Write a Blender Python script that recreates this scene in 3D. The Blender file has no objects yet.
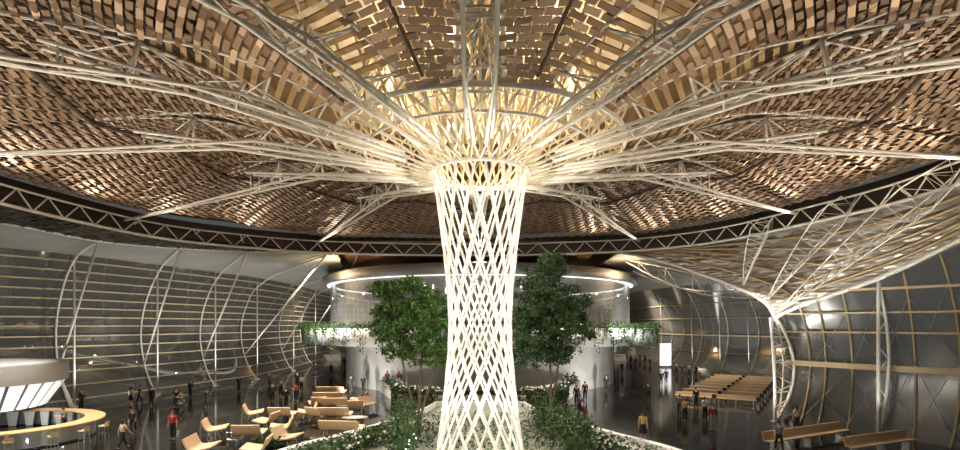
import bpy, bmesh, math, random
from mathutils import Vector as V, Matrix
random.seed(7)
R = random.random
U = random.uniform
PI = math.pi
CAMZ, F = 7.1, 500.0
COL = V((0, 23.5, 0))
col = bpy.context.scene.collection

def at(px, py, Y):                      # picture point at a known distance -> world
    return V(((px - 480) / F * Y, Y, CAMZ - (py - 325) / F * Y))
def ground(px, py, z=0.0):              # where a view ray meets the floor
    Y = (CAMZ - z) * F / (py - 325)
    return V(((px - 480) / F * Y, Y, z))

# ------------------------------------------------------------------ materials
def mat(name, c, rough=.5, metal=0.0, spec=.5, emis=None, es=0.0):
    m = bpy.data.materials.new(name); m.use_nodes = True
    b = m.node_tree.nodes['Principled BSDF']
    b.inputs['Base Color'].default_value = (*c, 1)
    b.inputs['Roughness'].default_value = rough
    b.inputs['Metallic'].default_value = metal
    b.inputs['Specular IOR Level'].default_value = spec
    if emis:
        b.inputs['Emission Color'].default_value = (*emis, 1)
        b.inputs['Emission Strength'].default_value = es
    return m
def nodes(m):
    return m.node_tree.nodes, m.node_tree.links, m.node_tree.nodes['Principled BSDF']
def noise_col(m, c1, c2, scale=4.0, detail=4, stretch=(1, 1, 1), bump=0, lo=.35, hi=.65):
    N, L, b = nodes(m)
    tc = N.new('ShaderNodeTexCoord'); mp = N.new('ShaderNodeMapping'); mp.inputs['Scale'].default_value = stretch
    t = N.new('ShaderNodeTexNoise'); t.inputs['Scale'].default_value = scale; t.inputs['Detail'].default_value = detail
    r = N.new('ShaderNodeValToRGB')
    r.color_ramp.elements[0].position = lo; r.color_ramp.elements[1].position = hi
    r.color_ramp.elements[0].color = (*c1, 1); r.color_ramp.elements[1].color = (*c2, 1)
    L.new(tc.outputs['Object'], mp.inputs['Vector']); L.new(mp.outputs[0], t.inputs['Vector'])
    L.new(t.outputs['Fac'], r.inputs['Fac']); L.new(r.outputs['Color'], b.inputs['Base Color'])
    if bump:
        bp = N.new('ShaderNodeBump'); bp.inputs['Strength'].default_value = bump
        L.new(t.outputs['Fac'], bp.inputs['Height']); L.new(bp.outputs[0], b.inputs['Normal'])
    return m
def island_col(m, stops):
    N, L, b = nodes(m)
    g = N.new('ShaderNodeNewGeometry'); r = N.new('ShaderNodeValToRGB')
    cr = r.color_ramp
    cr.elements[0].position = stops[0][0]; cr.elements[0].color = (*stops[0][1], 1)
    cr.elements[1].position = stops[-1][0]; cr.elements[1].color = (*stops[-1][1], 1)
    for p, c in stops[1:-1]:
        e = cr.elements.new(p); e.color = (*c, 1)
    L.new(g.outputs['Random Per Island'], r.inputs['Fac']); L.new(r.outputs['Color'], b.inputs['Base Color'])
    return m
def glass(name, tint, gloss, rough=.03, add=.08, haze=0, fc=(.5, .5, .48)):
    m = bpy.data.materials.new(name); m.use_nodes = True
    N, L = m.node_tree.nodes, m.node_tree.links; N.clear()
    o = N.new('ShaderNodeOutputMaterial'); mx = N.new('ShaderNodeMixShader')
    tr = N.new('ShaderNodeBsdfTransparent'); tr.inputs['Color'].default_value = (*tint, 1)
    gl = N.new('ShaderNodeBsdfGlossy'); gl.inputs['Color'].default_value = (*gloss, 1); gl.inputs['Roughness'].default_value = rough
    fr = N.new('ShaderNodeFresnel'); fr.inputs['IOR'].default_value = 1.5
    ad = N.new('ShaderNodeMath'); ad.operation = 'ADD'; ad.inputs[1].default_value = add; ad.use_clamp = True
    L.new(fr.outputs[0], ad.inputs[0]); L.new(ad.outputs[0], mx.inputs[0])
    L.new(tr.outputs[0], mx.inputs[1]); L.new(gl.outputs[0], mx.inputs[2])
    if haze:  # grey diffuse mixed in, standing for hazy reflections of the lit hall
        df = N.new('ShaderNodeBsdfDiffuse'); df.inputs['Color'].default_value = (*fc, 1); m2 = N.new('ShaderNodeMixShader'); m2.inputs[0].default_value = haze
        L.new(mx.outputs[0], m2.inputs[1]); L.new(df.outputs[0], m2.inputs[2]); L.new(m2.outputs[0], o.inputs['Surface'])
    else: L.new(mx.outputs[0], o.inputs['Surface'])
    return m

M = {}
M['white'] = mat('white_steel', (.80, .77, .70), .4)
M['colwhite'] = mat('column_white', (.86, .83, .75), .45)
M['gold'] = mat('warm_timber_strut', (.82, .68, .46), .5)
M['slat'] = mat('slot_timber', (.46, .31, .15), .5)
M['tile'] = island_col(mat('copper_tile', (.3, .18, .1), .48, .4), [(0, (.26, .175, .112)), (.5, (.31, .21, .137)), (.85, (.36, .245, .16)), (1, (.44, .31, .20))])
M['tile_out'] = island_col(mat('copper_tile_outer', (.3, .18, .1), .5, .35), [(0, (.27, .18, .115)), (.6, (.34, .23, .15)), (1, (.45, .31, .20))])
M['deck'] = mat('roof_deck', (.10, .065, .045), .8)
M['lantern'] = noise_col(mat('lantern_lining', (.62, .46, .26), .6), (.56, .47, .34), (.64, .55, .41), .8)
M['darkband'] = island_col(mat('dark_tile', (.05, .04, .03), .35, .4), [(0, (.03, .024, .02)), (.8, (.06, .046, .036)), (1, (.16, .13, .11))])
M['soffit'] = noise_col(mat('grey_soffit', (.30, .31, .29), .55), (.26, .27, .25), (.33, .34, .32), .3)
M['copperceil'] = noise_col(mat('copper_ceiling', (.45, .24, .1), .75, 0), (.46, .25, .11), (.70, .44, .22), 1.3, stretch=(1, .4, 1))
M['timber'] = noise_col(mat('pale_timber', (.52, .40, .24), .5), (.47, .35, .2), (.58, .45, .28), 3, stretch=(1, 8, 8))
M['louver'] = mat('louver_timber', (.60, .52, .34), .5)
M['batten'] = mat('batten_timber', (.42, .31, .17), .6)
M['seat'] = noise_col(mat('bent_plywood', (.70, .50, .30), .5), (.66, .46, .27), (.75, .55, .34), 2, stretch=(1, 6, 6))
M['bench'] = noise_col(mat('bench_timber', (.46, .33, .19), .5), (.42, .30, .17), (.52, .37, .22), 2, stretch=(1, 6, 6))
M['chrome'] = mat('steel_leg', (.5, .5, .48), .3, .8)
M['black'] = mat('black_plastic', (.012, .012, .013), .4)
M['plaster'] = noise_col(mat('pale_plaster', (.55, .53, .48), .7), (.48, .46, .41), (.58, .56, .51), .7)
M['wallgrey'] = noise_col(mat('grey_wall_paint', (.4, .4, .38), .6), (.36, .36, .34), (.42, .42, .40), .4)
M['whitep'] = mat('white_panel', (.82, .82, .80), .4)
M['lit'] = mat('backlit_panel', (.8, .8, .8), .5, emis=(1, .98, .95), es=.75)
M['led'] = mat('led_strip', (1, 1, 1), .5, emis=(1, .99, .96), es=1.6)
M['screen'] = noise_col(mat('lit_screen', (.9, .9, .9), .5), (.7, .7, .7), (.95, .95, .95), 8, stretch=(1, 1, .3))
_N, _L, _b = nodes(M['screen']); _b.inputs['Emission Color'].default_value = (1, 1, 1, 1); _b.inputs['Emission Strength'].default_value = 1.0
M['fascia'] = mat('grey_fascia', (.48, .46, .42), .5)
M['fascia2'] = mat('grey_fascia_groove', (.16, .155, .14), .6)
M['bark'] = noise_col(mat('bark', (.12, .09, .06), .9), (.08, .06, .04), (.19, .15, .11), 12, stretch=(1, 1, .3), bump=.5)
M['leafA'] = island_col(mat('light_leaf', (.1, .2, .03), .5), [(0, (.035, .085, .014)), (.6, (.075, .16, .025)), (1, (.14, .26, .05))])
M['leafB'] = island_col(mat('dark_leaf', (.05, .12, .02), .5), [(0, (.02, .05, .014)), (.6, (.04, .09, .022)), (1, (.08, .15, .04))])
M['leafC'] = island_col(mat('hedge_leaf', (.05, .1, .03), .5), [(0, (.025, .055, .016)), (.7, (.055, .11, .028)), (1, (.10, .17, .05))])
M['ivy'] = island_col(mat('ivy_leaf', (.05, .1, .03), .7, 0, .2), [(0, (.016, .034, .012)), (.7, (.035, .07, .02)), (1, (.07, .12, .035))])
M['flower'] = mat('white_petal', (.85, .85, .86), .5)
M['soil'] = noise_col(mat('planting_soil', (.04, .04, .025), .9), (.02, .03, .012), (.05, .06, .025), 6)
M['pebble'] = noise_col(mat('white_pebble', (.5, .5, .48), .7), (.22, .25, .20), (.48, .49, .46), 5, detail=8)
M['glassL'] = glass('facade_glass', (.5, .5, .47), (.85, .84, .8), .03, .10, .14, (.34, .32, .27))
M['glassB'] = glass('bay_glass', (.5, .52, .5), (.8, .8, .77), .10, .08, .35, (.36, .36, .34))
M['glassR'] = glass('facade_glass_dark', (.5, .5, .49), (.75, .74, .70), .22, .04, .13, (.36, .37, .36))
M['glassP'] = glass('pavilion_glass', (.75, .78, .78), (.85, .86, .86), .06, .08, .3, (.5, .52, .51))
M['tglass'] = glass('table_glass', (.7, .8, .76), (.8, .9, .85), .05, .12)
M['frost'] = glass('frosted_fin', (.8, .83, .81), (.85, .87, .86), .4, .35)
# floor: polished near-black granite in large slabs
fm = mat('polished_granite', (.014, .014, .0145), .13, 0, .5)
N, L, b = nodes(fm)
tc = N.new('ShaderNodeTexCoord'); bk = N.new('ShaderNodeTexBrick')
bk.inputs['Scale'].default_value = .5; bk.inputs['Mortar Size'].default_value = .006
bk.inputs['Color1'].default_value = (.006, .006, .0063, 1); bk.inputs['Color2'].default_value = (.011, .0108, .0105, 1); bk.inputs['Mortar'].default_value = (.005, .005, .005, 1)
ns = N.new('ShaderNodeTexNoise'); ns.inputs['Scale'].default_value = .35; ns.inputs['Detail'].default_value = 5
rr = N.new('ShaderNodeMapRange'); rr.inputs['To Min'].default_value = .05; rr.inputs['To Max'].default_value = .15
L.new(tc.outputs['Object'], bk.inputs['Vector']); L.new(tc.outputs['Object'], ns.inputs['Vector'])
L.new(bk.outputs['Color'], b.inputs['Base Color']); L.new(ns.outputs['Fac'], rr.inputs['Value']); L.new(rr.outputs[0], b.inputs['Roughness'])
M['floor'] = fm
M['paving'] = noise_col(mat('apron_paving', (.2, .2, .19), .8), (.14, .14, .135), (.24, .24, .23), .1)
# shiny tiled soffit of the folded eave
sm = mat('silver_tile', (.42, .37, .31), .33, .75)
N, L, b = nodes(sm)
tc = N.new('ShaderNodeTexCoord'); mp = N.new('ShaderNodeMapping'); mp.inputs['Scale'].default_value = (.9, .9, 3.2)
vo = N.new('ShaderNodeTexVoronoi'); vo.inputs['Scale'].default_value = 1.1
bp = N.new('ShaderNodeBump'); bp.inputs['Strength'].default_value = .8; bp.inputs['Distance'].default_value = .25
rp = N.new('ShaderNodeValToRGB'); rp.color_ramp.elements[0].color = (.26, .21, .165, 1); rp.color_ramp.elements[1].color = (.75, .72, .67, 1)
L.new(tc.outputs['Object'], mp.inputs['Vector']); L.new(mp.outputs[0], vo.inputs['Vector'])
L.new(vo.outputs['Distance'], bp.inputs['Height']); L.new(bp.outputs[0], b.inputs['Normal'])
L.new(vo.outputs['Color'], rp.inputs['Fac']); L.new(rp.outputs['Color'], b.inputs['Base Color'])
M['silver'] = sm
_solid = {}
def solid(c, rough=.75):
    k = tuple(round(x, 3) for x in c)
    if k not in _solid: _solid[k] = mat('cloth_%d' % len(_solid), c, rough, 0, .3)
    return _solid[k]

# ------------------------------------------------------------------ mesh builder
class MB:
    def __init__(s): s.v, s.f = [], []
    def add(s, vs, fs):
        o = len(s.v); s.v += [tuple(p) for p in vs]; s.f += [tuple(i + o for i in q) for q in fs]; return s
    def tube(s, pts, r, n=6, closed=False):
        pts = [V(p) for p in pts]; k = len(pts)
        rs = r if isinstance(r, (list, tuple)) else [r] * k
        up = None; rings = []
        for i, p in enumerate(pts):
            a = pts[(i - 1) % k] if (closed or i > 0) else p
            c = pts[(i + 1) % k] if (closed or i < k - 1) else p
            d = (c - a).normalized()
            if up is None:
                up = d.orthogonal().normalized()
            up = (up - d * up.dot(d)).normalized(); w = d.cross(up)
            rings.append([p + (up * math.cos(2 * PI * j / n) + w * math.sin(2 * PI * j / n)) * rs[i] for j in range(n)])
        vs = [q for g in rings for q in g]; fs = []
        for i in range(k if closed else k - 1):
            i2 = (i + 1) % k
            for j in range(n):
                j2 = (j + 1) % n
                fs.append((i * n + j, i * n + j2, i2 * n + j2, i2 * n + j))
        if not closed:
            fs.append(tuple(range(n - 1, -1, -1))); fs.append(tuple((k - 1) * n + j for j in range(n)))
        return s.add(vs, fs)
    def bx(s, c, ax, ay, az):            # box from centre and three half-axis vectors
        c = V(c); ax, ay, az = V(ax), V(ay), V(az)
        vs = [c + ax * i + ay * j + az * k for i in (-1, 1) for j in (-1, 1) for k in (-1, 1)]
        return s.add(vs, [(0, 1, 3, 2), (4, 6, 7, 5), (0, 4, 5, 1), (2, 3, 7, 6), (0, 2, 6, 4), (1, 5, 7, 3)])
    def box(s, c, d):
        return s.bx(c, (d[0] / 2, 0, 0), (0, d[1] / 2, 0), (0, 0, d[2] / 2))
    def grid(s, rows, thick=None, closed=False):   # rows of points -> surface (optionally with thickness along a vector)
        n, m = len(rows), len(rows[0]); vs = [p for r in rows for p in r]; fs = []
        mm = m if closed else m - 1
        for i in range(n - 1):
            for j in range(mm):
                j2 = (j + 1) % m
                fs.append((i * m + j, i * m + j2, (i + 1) * m + j2, (i + 1) * m + j))
        if thick is not None:
            o = len(vs); t = V(thick); vs = vs + [V(p) + t for p in vs]
            fs += [tuple(i + o for i in reversed(q)) for q in fs]
            if not closed:
                for i in range(n - 1):
                    for j in (0, m - 1):
                        fs.append((i * m + j, (i + 1) * m + j, (i + 1) * m + j + o, i * m + j + o))
            for j in range(mm):
                j2 = (j + 1) % m
                for i in (0, n - 1):
                    fs.append((i * m + j, i * m + j2, i * m + j2 + o, i * m + j + o))
        return s.add(vs, fs)
    def lathe(s, prof, c=(0, 0, 0), n=48, sx=1, sy=1, a0=0, a1=2 * PI):
        full = abs(a1 - a0 - 2 * PI) < 1e-6
        k = n if full else n + 1
        rows = [[V((c[0] + r * sx * math.cos(a0 + (a1 - a0) * j / n), c[1] + r * sy * math.sin(a0 + (a1 - a0) * j / n), c[2] + z)) for j in range(k)] for r, z in prof]
        return s.grid(rows, closed=full)
    def ball(s, c, r, n=8, m=6):
        c = V(c); rx, ry, rz = r if isinstance(r, (tuple, list)) else (r, r, r)
        rows = [[c + V((rx * math.sin(PI * i / m) * math.cos(2 * PI * j / n), ry * math.sin(PI * i / m) * math.sin(2 * PI * j / n), rz * math.cos(PI * i / m))) for j in range(n)] for i in range(m + 1)]
        return s.grid(rows, closed=True)

def newmesh(name, mb, m, smooth=False):
    me = bpy.data.meshes.new(name); me.from_pydata(mb.v, [], mb.f)
    for x in (m if isinstance(m, (list, tuple)) else [m]): me.materials.append(x)
    if smooth: me.polygons.foreach_set('use_smooth', [True] * len(me.polygons))
    me.update(); return me
def obj(name, mb, m, parent=None, smooth=False, world=False):
    """one mesh object; with world=True the builder's points are world points and the parent is an unrotated Empty"""
    if world and parent is not None:
        o0 = parent.location
        mb.v = [(a - o0.x, b - o0.y, c - o0.z) for a, b, c in mb.v]
    o = bpy.data.objects.new(name, newmesh(name, mb, m, smooth)); col.objects.link(o)
    if parent is not None: o.parent = parent
    return o
def tag(o, label=None, cat=None, group=None, kind=None):
    if label: o['label'] = label
    if cat: o['category'] = cat
    if group: o['group'] = group
    if kind: o['kind'] = kind
    return o
def thing(name, label, cat, loc=(0, 0, 0), rz=0, group=None):
    o = bpy.data.objects.new(name, None); col.objects.link(o); o.empty_display_size = .2
    o.location = loc; o.rotation_euler = (0, 0, rz)
    return tag(o, label, cat, group)
def dup(root, loc, rz, label=None, group=None):
    r = root.copy(); col.objects.link(r); r.location = loc; r.rotation_euler = (0, 0, rz)
    if label: r['label'] = label
    if group: r['group'] = group
    for ch in list(root.children):
        c = ch.copy(); col.objects.link(c); c.parent = r
        for g in list(ch.children):
            d = g.copy(); col.objects.link(d); d.parent = c
    return r
def struct(name, mb, m, parent=None, smooth=False):
    o = obj(name, mb, m, parent, smooth)
    if parent is None: o['kind'] = 'structure'
    return o

def spline(pts, per=6, closed=False):
    pts = [V(p) for p in pts]; out = []; n = len(pts)
    for i in range(n if closed else n - 1):
        g = (lambda k: pts[k % n]) if closed else (lambda k: pts[max(0, min(n - 1, k))])
        p0, p1, p2, p3 = g(i - 1), g(i), g(i + 1), g(i + 2)
        for j in range(per):
            t = j / per
            out.append(.5 * ((2 * p1) + (p2 - p0) * t + (2 * p0 - 5 * p1 + 4 * p2 - p3) * t * t + (3 * p1 - p0 - 3 * p2 + p3) * t ** 3))
    if not closed: out.append(pts[-1])
    return out
def lerp_tab(tab, x):
    if x <= tab[0][0]: return tab[0][1]
    for (a, b), (c, d) in zip(tab, tab[1:]):
        if x <= c: return b + (d - b) * (x - a) / (c - a)
    return tab[-1][1]
def smooth_tab(tab, x):
    xs = [a for a, _ in tab]
    if x <= xs[0]: return tab[0][1]
    if x >= xs[-1]: return tab[-1][1]
    for i in range(len(tab) - 1):
        if x <= xs[i + 1]:
            (a, b), (c, d) = tab[i], tab[i + 1]
            m0 = (d - tab[max(0, i - 1)][1]) / (c - tab[max(0, i - 1)][0])
            e = tab[min(len(tab) - 1, i + 2)]; m1 = (e[1] - b) / (e[0] - a)
            t = (x - a) / (c - a); h = c - a
            return (2 * t ** 3 - 3 * t * t + 1) * b + (t ** 3 - 2 * t * t + t) * h * m0 + (-2 * t ** 3 + 3 * t * t) * d + (t ** 3 - t * t) * h * m1

# ------------------------------------------------------------------ ring (eave) in plan
RING = [(-27.2, 28.3), (-26.8, 33.5), (-25.3, 39.7), (-21.2, 44.2), (-14.4, 47.9), (0, 49.6), (11.4, 47.6), (16.3, 45.2), (19.9, 41.0),
        (22.1, 34.5), (23.4, 29.2), (23.4, 24.3), (22.6, 16), (18.5, 6), (10, -2), (0, -4.5), (-12, -2), (-22, 6), (-26, 16), (-27.1, 23)]
ringc = spline([(x, y, 0) for x, y in RING], 8, True)
_pol = sorted((math.atan2(p.x, p.y - COL.y), (V((p.x, p.y)) - V((0, COL.y))).length) for p in ringc)
_pol = [(_pol[-1][0] - 2 * PI, _pol[-1][1])] + _pol + [(_pol[0][0] + 2 * PI, _pol[0][1])]
def Re(phi):                              # eave radius about the column; phi = 0 looks away from the camera, positive to +X
    phi = (phi + PI) % (2 * PI) - PI
    return lerp_tab(_pol, phi)
def polar(phi, r, h):
    return V((r * math.sin(phi), COL.y + r * math.cos(phi), CAMZ + h))
SPOKE = [math.radians(a) for a in (-180, -148, -119, -91, -63, -33, 0, 33, 63, 91, 119, 148, 180)]
ROOF = [(6.6, 8.2), (10, 9.0), (13.4, 9.6), (18, 9.45), (22, 8.9), (25, 8.35)]
def roof_h(phi, r):
    h = smooth_tab(ROOF, min(r, 18)) if r <= 18 else 9.45 - 1.1 * (r - 18) / max(1, Re(phi) - 18)
    for a, c in zip(SPOKE, SPOKE[1:]):
        if a <= phi <= c:
            t = abs((phi - a) / (c - a) * 2 - 1)       # 0 in the middle, 1 at the spokes
            w = max(0, min(1, (r - 6.6) / 5)) * max(.25, min(1, (Re(phi) - r) / 5))
            return h + .75 * (1 - t) * w
    return h
def slot(r, a=PI):
    if abs(abs(a) - PI) < .1: return lerp_tab([(6.6, .85), (10, .62), (14, .30), (17, .10)], r)
    return lerp_tab([(6.6, 1.0 if abs(a) < 1.9 else 1.35), (10, .9 if abs(a) < 1.9 else 1.25), (13, .45), (16, .10)], r)

# ------------------------------------------------------------------ roof petals
petal_names = {
 0: 'copper-tiled roof petal overhead, to the left of the top centre truss',
 1: 'copper-tiled roof petal at the top left corner of the view, cut by the frame',
 2: 'copper-tiled roof petal between the two long left trusses',
 3: 'copper-tiled roof petal above the left end of the ring truss',
 4: 'copper-tiled roof petal above the lounge, between two short far trusses',
 5: 'copper-tiled roof petal beyond the column, just left of its white shaft',
 6: 'copper-tiled roof petal beyond the column, just right of its white shaft',
 7: 'copper-tiled roof petal above the benches, between two short far trusses',
 8: 'copper-tiled roof petal above the folded silver eave at far right',
 9: 'copper-tiled roof petal between the two long right trusses',
 10: 'copper-tiled roof petal at the top right corner of the view, cut by the frame',
 11: 'copper-tiled roof petal overhead, to the right of the top centre truss'}
def tiles(a, c, r0, r1, out):
    mb = MB(); r = r0; row = 0; step = .27 if not out else .27
    mid = (a + c) / 2
    while r < r1 + (3 if out else 0):
        for half in (0, 1):
            lo = a + slot(r, a) / r if half == 0 else mid + .05 / r
            hi = mid - .05 / r if half == 0 else c - slot(r, c) / r
            n = max(1, int((hi - lo) * r / (.56 if r < 11 else .46)))
            for k in range(n + 1):
                t = (k + (.5 if row % 2 else 0)) / n
                if t > 1.0001: continue
                ph = lo + (hi - lo) * (.02 + .96 * t)
                if out and r > Re(ph) - .2: continue
                p = polar(ph, r, roof_h(ph, r))
                if p.y < 9: continue
                s = (polar(ph, r + .1, roof_h(ph, r + .1)) - p).normalized()
                tt = (polar(ph + .1 / r, r, roof_h(ph + .1 / r, r)) - p).normalized()
                nn = s.cross(tt).normalized()
                if nn.z < 0: nn = -nn
                if out:
                    tilt, roll = .14 + (.16 if (k + row) % 2 else -.12) + U(-.06, .06), (.30 if k % 2 else -.26) + U(-.05, .05)
                else:
                    q_ = .45 if r < 11 else 1
                    tilt, roll = .12 + q_ * ((.24 if (k + row) % 2 else -.18) + U(-.08, .08)), q_ * ((.2 if row % 2 else -.2) + U(-.08, .08))
                s2 = (s * math.cos(tilt) + nn * math.sin(tilt)).normalized()
                n2 = tt.cross(s2).normalized()
                t2 = (tt * math.cos(roll) + n2 * math.sin(roll)).normalized()
                n2 = t2.cross(s2).normalized()
                hl = .5 * (hi - lo) * r / n * (.88 if out else .86)
                mb.bx(p, t2 * hl, s2 * (step * (.42 if out else .37)), n2 * .018)
        r += step; row += 1
    return mb
for i, (a, c) in enumerate(zip(SPOKE, SPOKE[1:])):
    m_ = (a + c) / 2
    root = thing('roof_petal', petal_names[i], 'roof petal', polar(m_, 16, roof_h(m_, 16)), 0, 'copper roof petals around the column')
    obj('inner_tiles', tiles(a, c, 6.75, 17.9, False), M['tile'], root, world=True)
    if abs(m_) < 2.3: obj('outer_tiles', tiles(a, c, 18.25, 25, True), M['tile_out'], root, world=True)
    e = MB()                                             # steel edge round the petal and its fold lines
    for ph, off in ((a, 1), (c, -1)):
        e.tube([polar(ph + off * (slot(r, ph) - .05) / r, r, roof_h(ph + off * (slot(r, ph) - .05) / r, r) + .05) for r in [6.6 + .8 * k for k in range(15)]], .06)
    e.tube([polar(a + (c - a) * k / 10, 6.6, roof_h(a + (c - a) * k / 10, 6.6)) for k in range(11)], .08)
    obj('petal_edge', e, M['white'] if abs(m_) > 1.2 else M['deck'], root, world=True)
    v = MB()
    v.tube([polar(a + (c - a) * k / 16, 18.05, roof_h(a + (c - a) * k / 16, 18.05) - .05) for k in range(17)], .10)
    v.tube([polar(m_, r, roof_h(m_, r)) for r in [7 + .9 * k for k in range(12)]], .07)
    obj('fold_seam', v, M['deck'], root, world=True)

# roof deck over the tiles and the glowing lantern in its middle
rows = []
for r_ in [11.5, 13, 15, 18, 21, 99]:
    rows.append([polar(ph, min(r_, Re(ph) + .9), roof_h((ph + PI) % (2 * PI) - PI, min(r_, Re(ph))) + .62) for ph in [-PI + 2 * PI * k / 144 for k in range(144)]])
mb = MB(); mb.grid(rows, closed=True); struct('ceiling', mb, M['deck'], smooth=False)
mb = MB()
mb.grid([[polar(2 * PI * k / 72, r_, h_) for k in range(72)] for r_, h_ in ((8.6, 11.6), (7.5, 12.1), (5.6, 13.0), (4.6, 13.5))], closed=True)
lan = struct('ceiling_lantern', mb, M['lantern'], smooth=True)
mb = MB(); mb.grid([[polar(2 * PI * k / 48, r_, 13.55) for k in range(48)] for r_ in (4.7, .02)], closed=True)
pass
outer_ = MB(); outer_.grid([[polar(2 * PI * k / 72, r_, h_) for k in range(72)] for r_, h_ in ((11.6, 10.1), (8.6, 11.6))], closed=True); struct('ceiling_lantern_skirt', outer_, mat('brown_lining', (.24, .16, .09), .7))
struct('window_1', mb, mat('night_skylight', (.02, .022, .025), .2))
for i, a in enumerate(SPOKE[1:]):
    if abs(abs(a) - PI) < .1: continue
    mb = MB()
    for k in range(13):
        r = 7.4 + k * .46; w = slot(r, a) + .12
        p = polar(a, r, roof_h(a, r) + .42); t = V((math.cos(a), -math.sin(a), 0)); s = V((math.sin(a), math.cos(a), 0))
        mb.bx(p, t * w, s * .10 + V((0, 0, .02)), V((0, 0, .03)))
    side = 'left' if a < 0 else 'right'
    which = {0: 'beyond the column behind its shaft', 33: 'over the short far %s truss' % side, 63: 'over the second far %s truss' % side, 91: 'over the level mid %s truss' % side,
             119: 'over the long upper %s truss' % side, 148: 'over the steep %s truss at the top edge' % side}[round(abs(math.degrees(a)))]
    t_ = thing('skylight_louver', 'golden timber slats closing the roof slot ' + which, 'louver', polar(a, 9, roof_h(a, 9)), 0, 'slatted roof slots')
    obj('slats', mb, M['slat'], t_, world=True)

# ------------------------------------------------------------------ the lattice column
colm = thing('lattice_column', 'tall white hourglass lattice column flaring into the roof at the centre of the hall', 'column', COL)
PROF = [(0, 2.16), (1.2, 2.0), (3.6, 1.70), (5.1, 1.55), (6.4, 1.46), (8.3, 1.49), (10.6, 1.71), (13.0, 2.02), (14.15, 2.26)]
TW = [(0, 0), (3.6, .75), (6.4, 1.45), (8.3, 1.93), (10.6, 2.40), (13, 2.74), (14.15, 2.86)]
mb = MB(); NS = 17
for s in (1, -1):
    for k in range(NS):
        pts = []
        for q in range(29):
            z = 14.15 * q / 28; r = smooth_tab(PROF, z); th = 2 * PI * k / NS + s * smooth_tab(TW, z)
            pts.append(COL + V((r * math.sin(th), -r * math.cos(th), z)))
        mb.tube(pts, .056, 6)
obj('lattice_shaft', mb, M['colwhite'], colm, True, True)
mb = MB(); mb.tube([polar(2 * PI * k / 60, 2.28, 7.06) for k in range(60)], .10, 8, True); obj('top_ring', mb, M['colwhite'], colm, True, True)
mb = MB(); mb.lathe([(1.9, 0), (2.5, 0), (2.5, .35), (2.35, .45), (1.9, .45)], COL, 48); obj('base_ring', mb, M['plaster'], colm, True, True)
fun = MB(); cro = MB(); rg = MB()
nF = 36
for k in range(nF):
    th = 2 * PI * k / nF
    for s in (1, -1):
        fun.tube([polar(th, 2.27, 7.05), polar(th + s * .10, 3.7, 7.42), polar(th + s * .17, 5.3, 7.8), polar(th + s * .22, 6.6, 8.15)], .05, 5)
        cro.tube([polar(th + .06, 2.1, 7.0), polar(th + .06 + s * .25, 3.6, 9.2), polar(th + .06 + s * .5, 5.0, 12.5)], .06, 5)
        cro.tube([polar(th + s * .02, 6.5, 8.2), polar(th + s * .3, 5.6, 10.6), polar(th + s * .55, 4.4, 13.8)], .055, 5)
    fun.tube([polar(th, 5.3, 7.8), polar(th, 6.55, 9.4), polar(th, 7.4, 11.3)], .05, 5)
obj('funnel_lattice', fun, mat('warm_white_steel', (.84, .76, .58), .45), colm, True, True)
obj('crown_lattice', cro, M['gold'], colm, True, True)
rg.tube([polar(2 * PI * k / 72, 5.3, 7.8) for k in range(72)], .07, 6, True)
rg.tube([polar(2 * PI * k / 72, 6.6, 8.12) for k in range(72)], .07, 6, True)
rg.tube([polar(2 * PI * k / 72, 3.7, 9.3) for k in range(72)], .045, 6, True)
obj('funnel_ring', rg, M['white'], colm, True, True)

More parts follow.
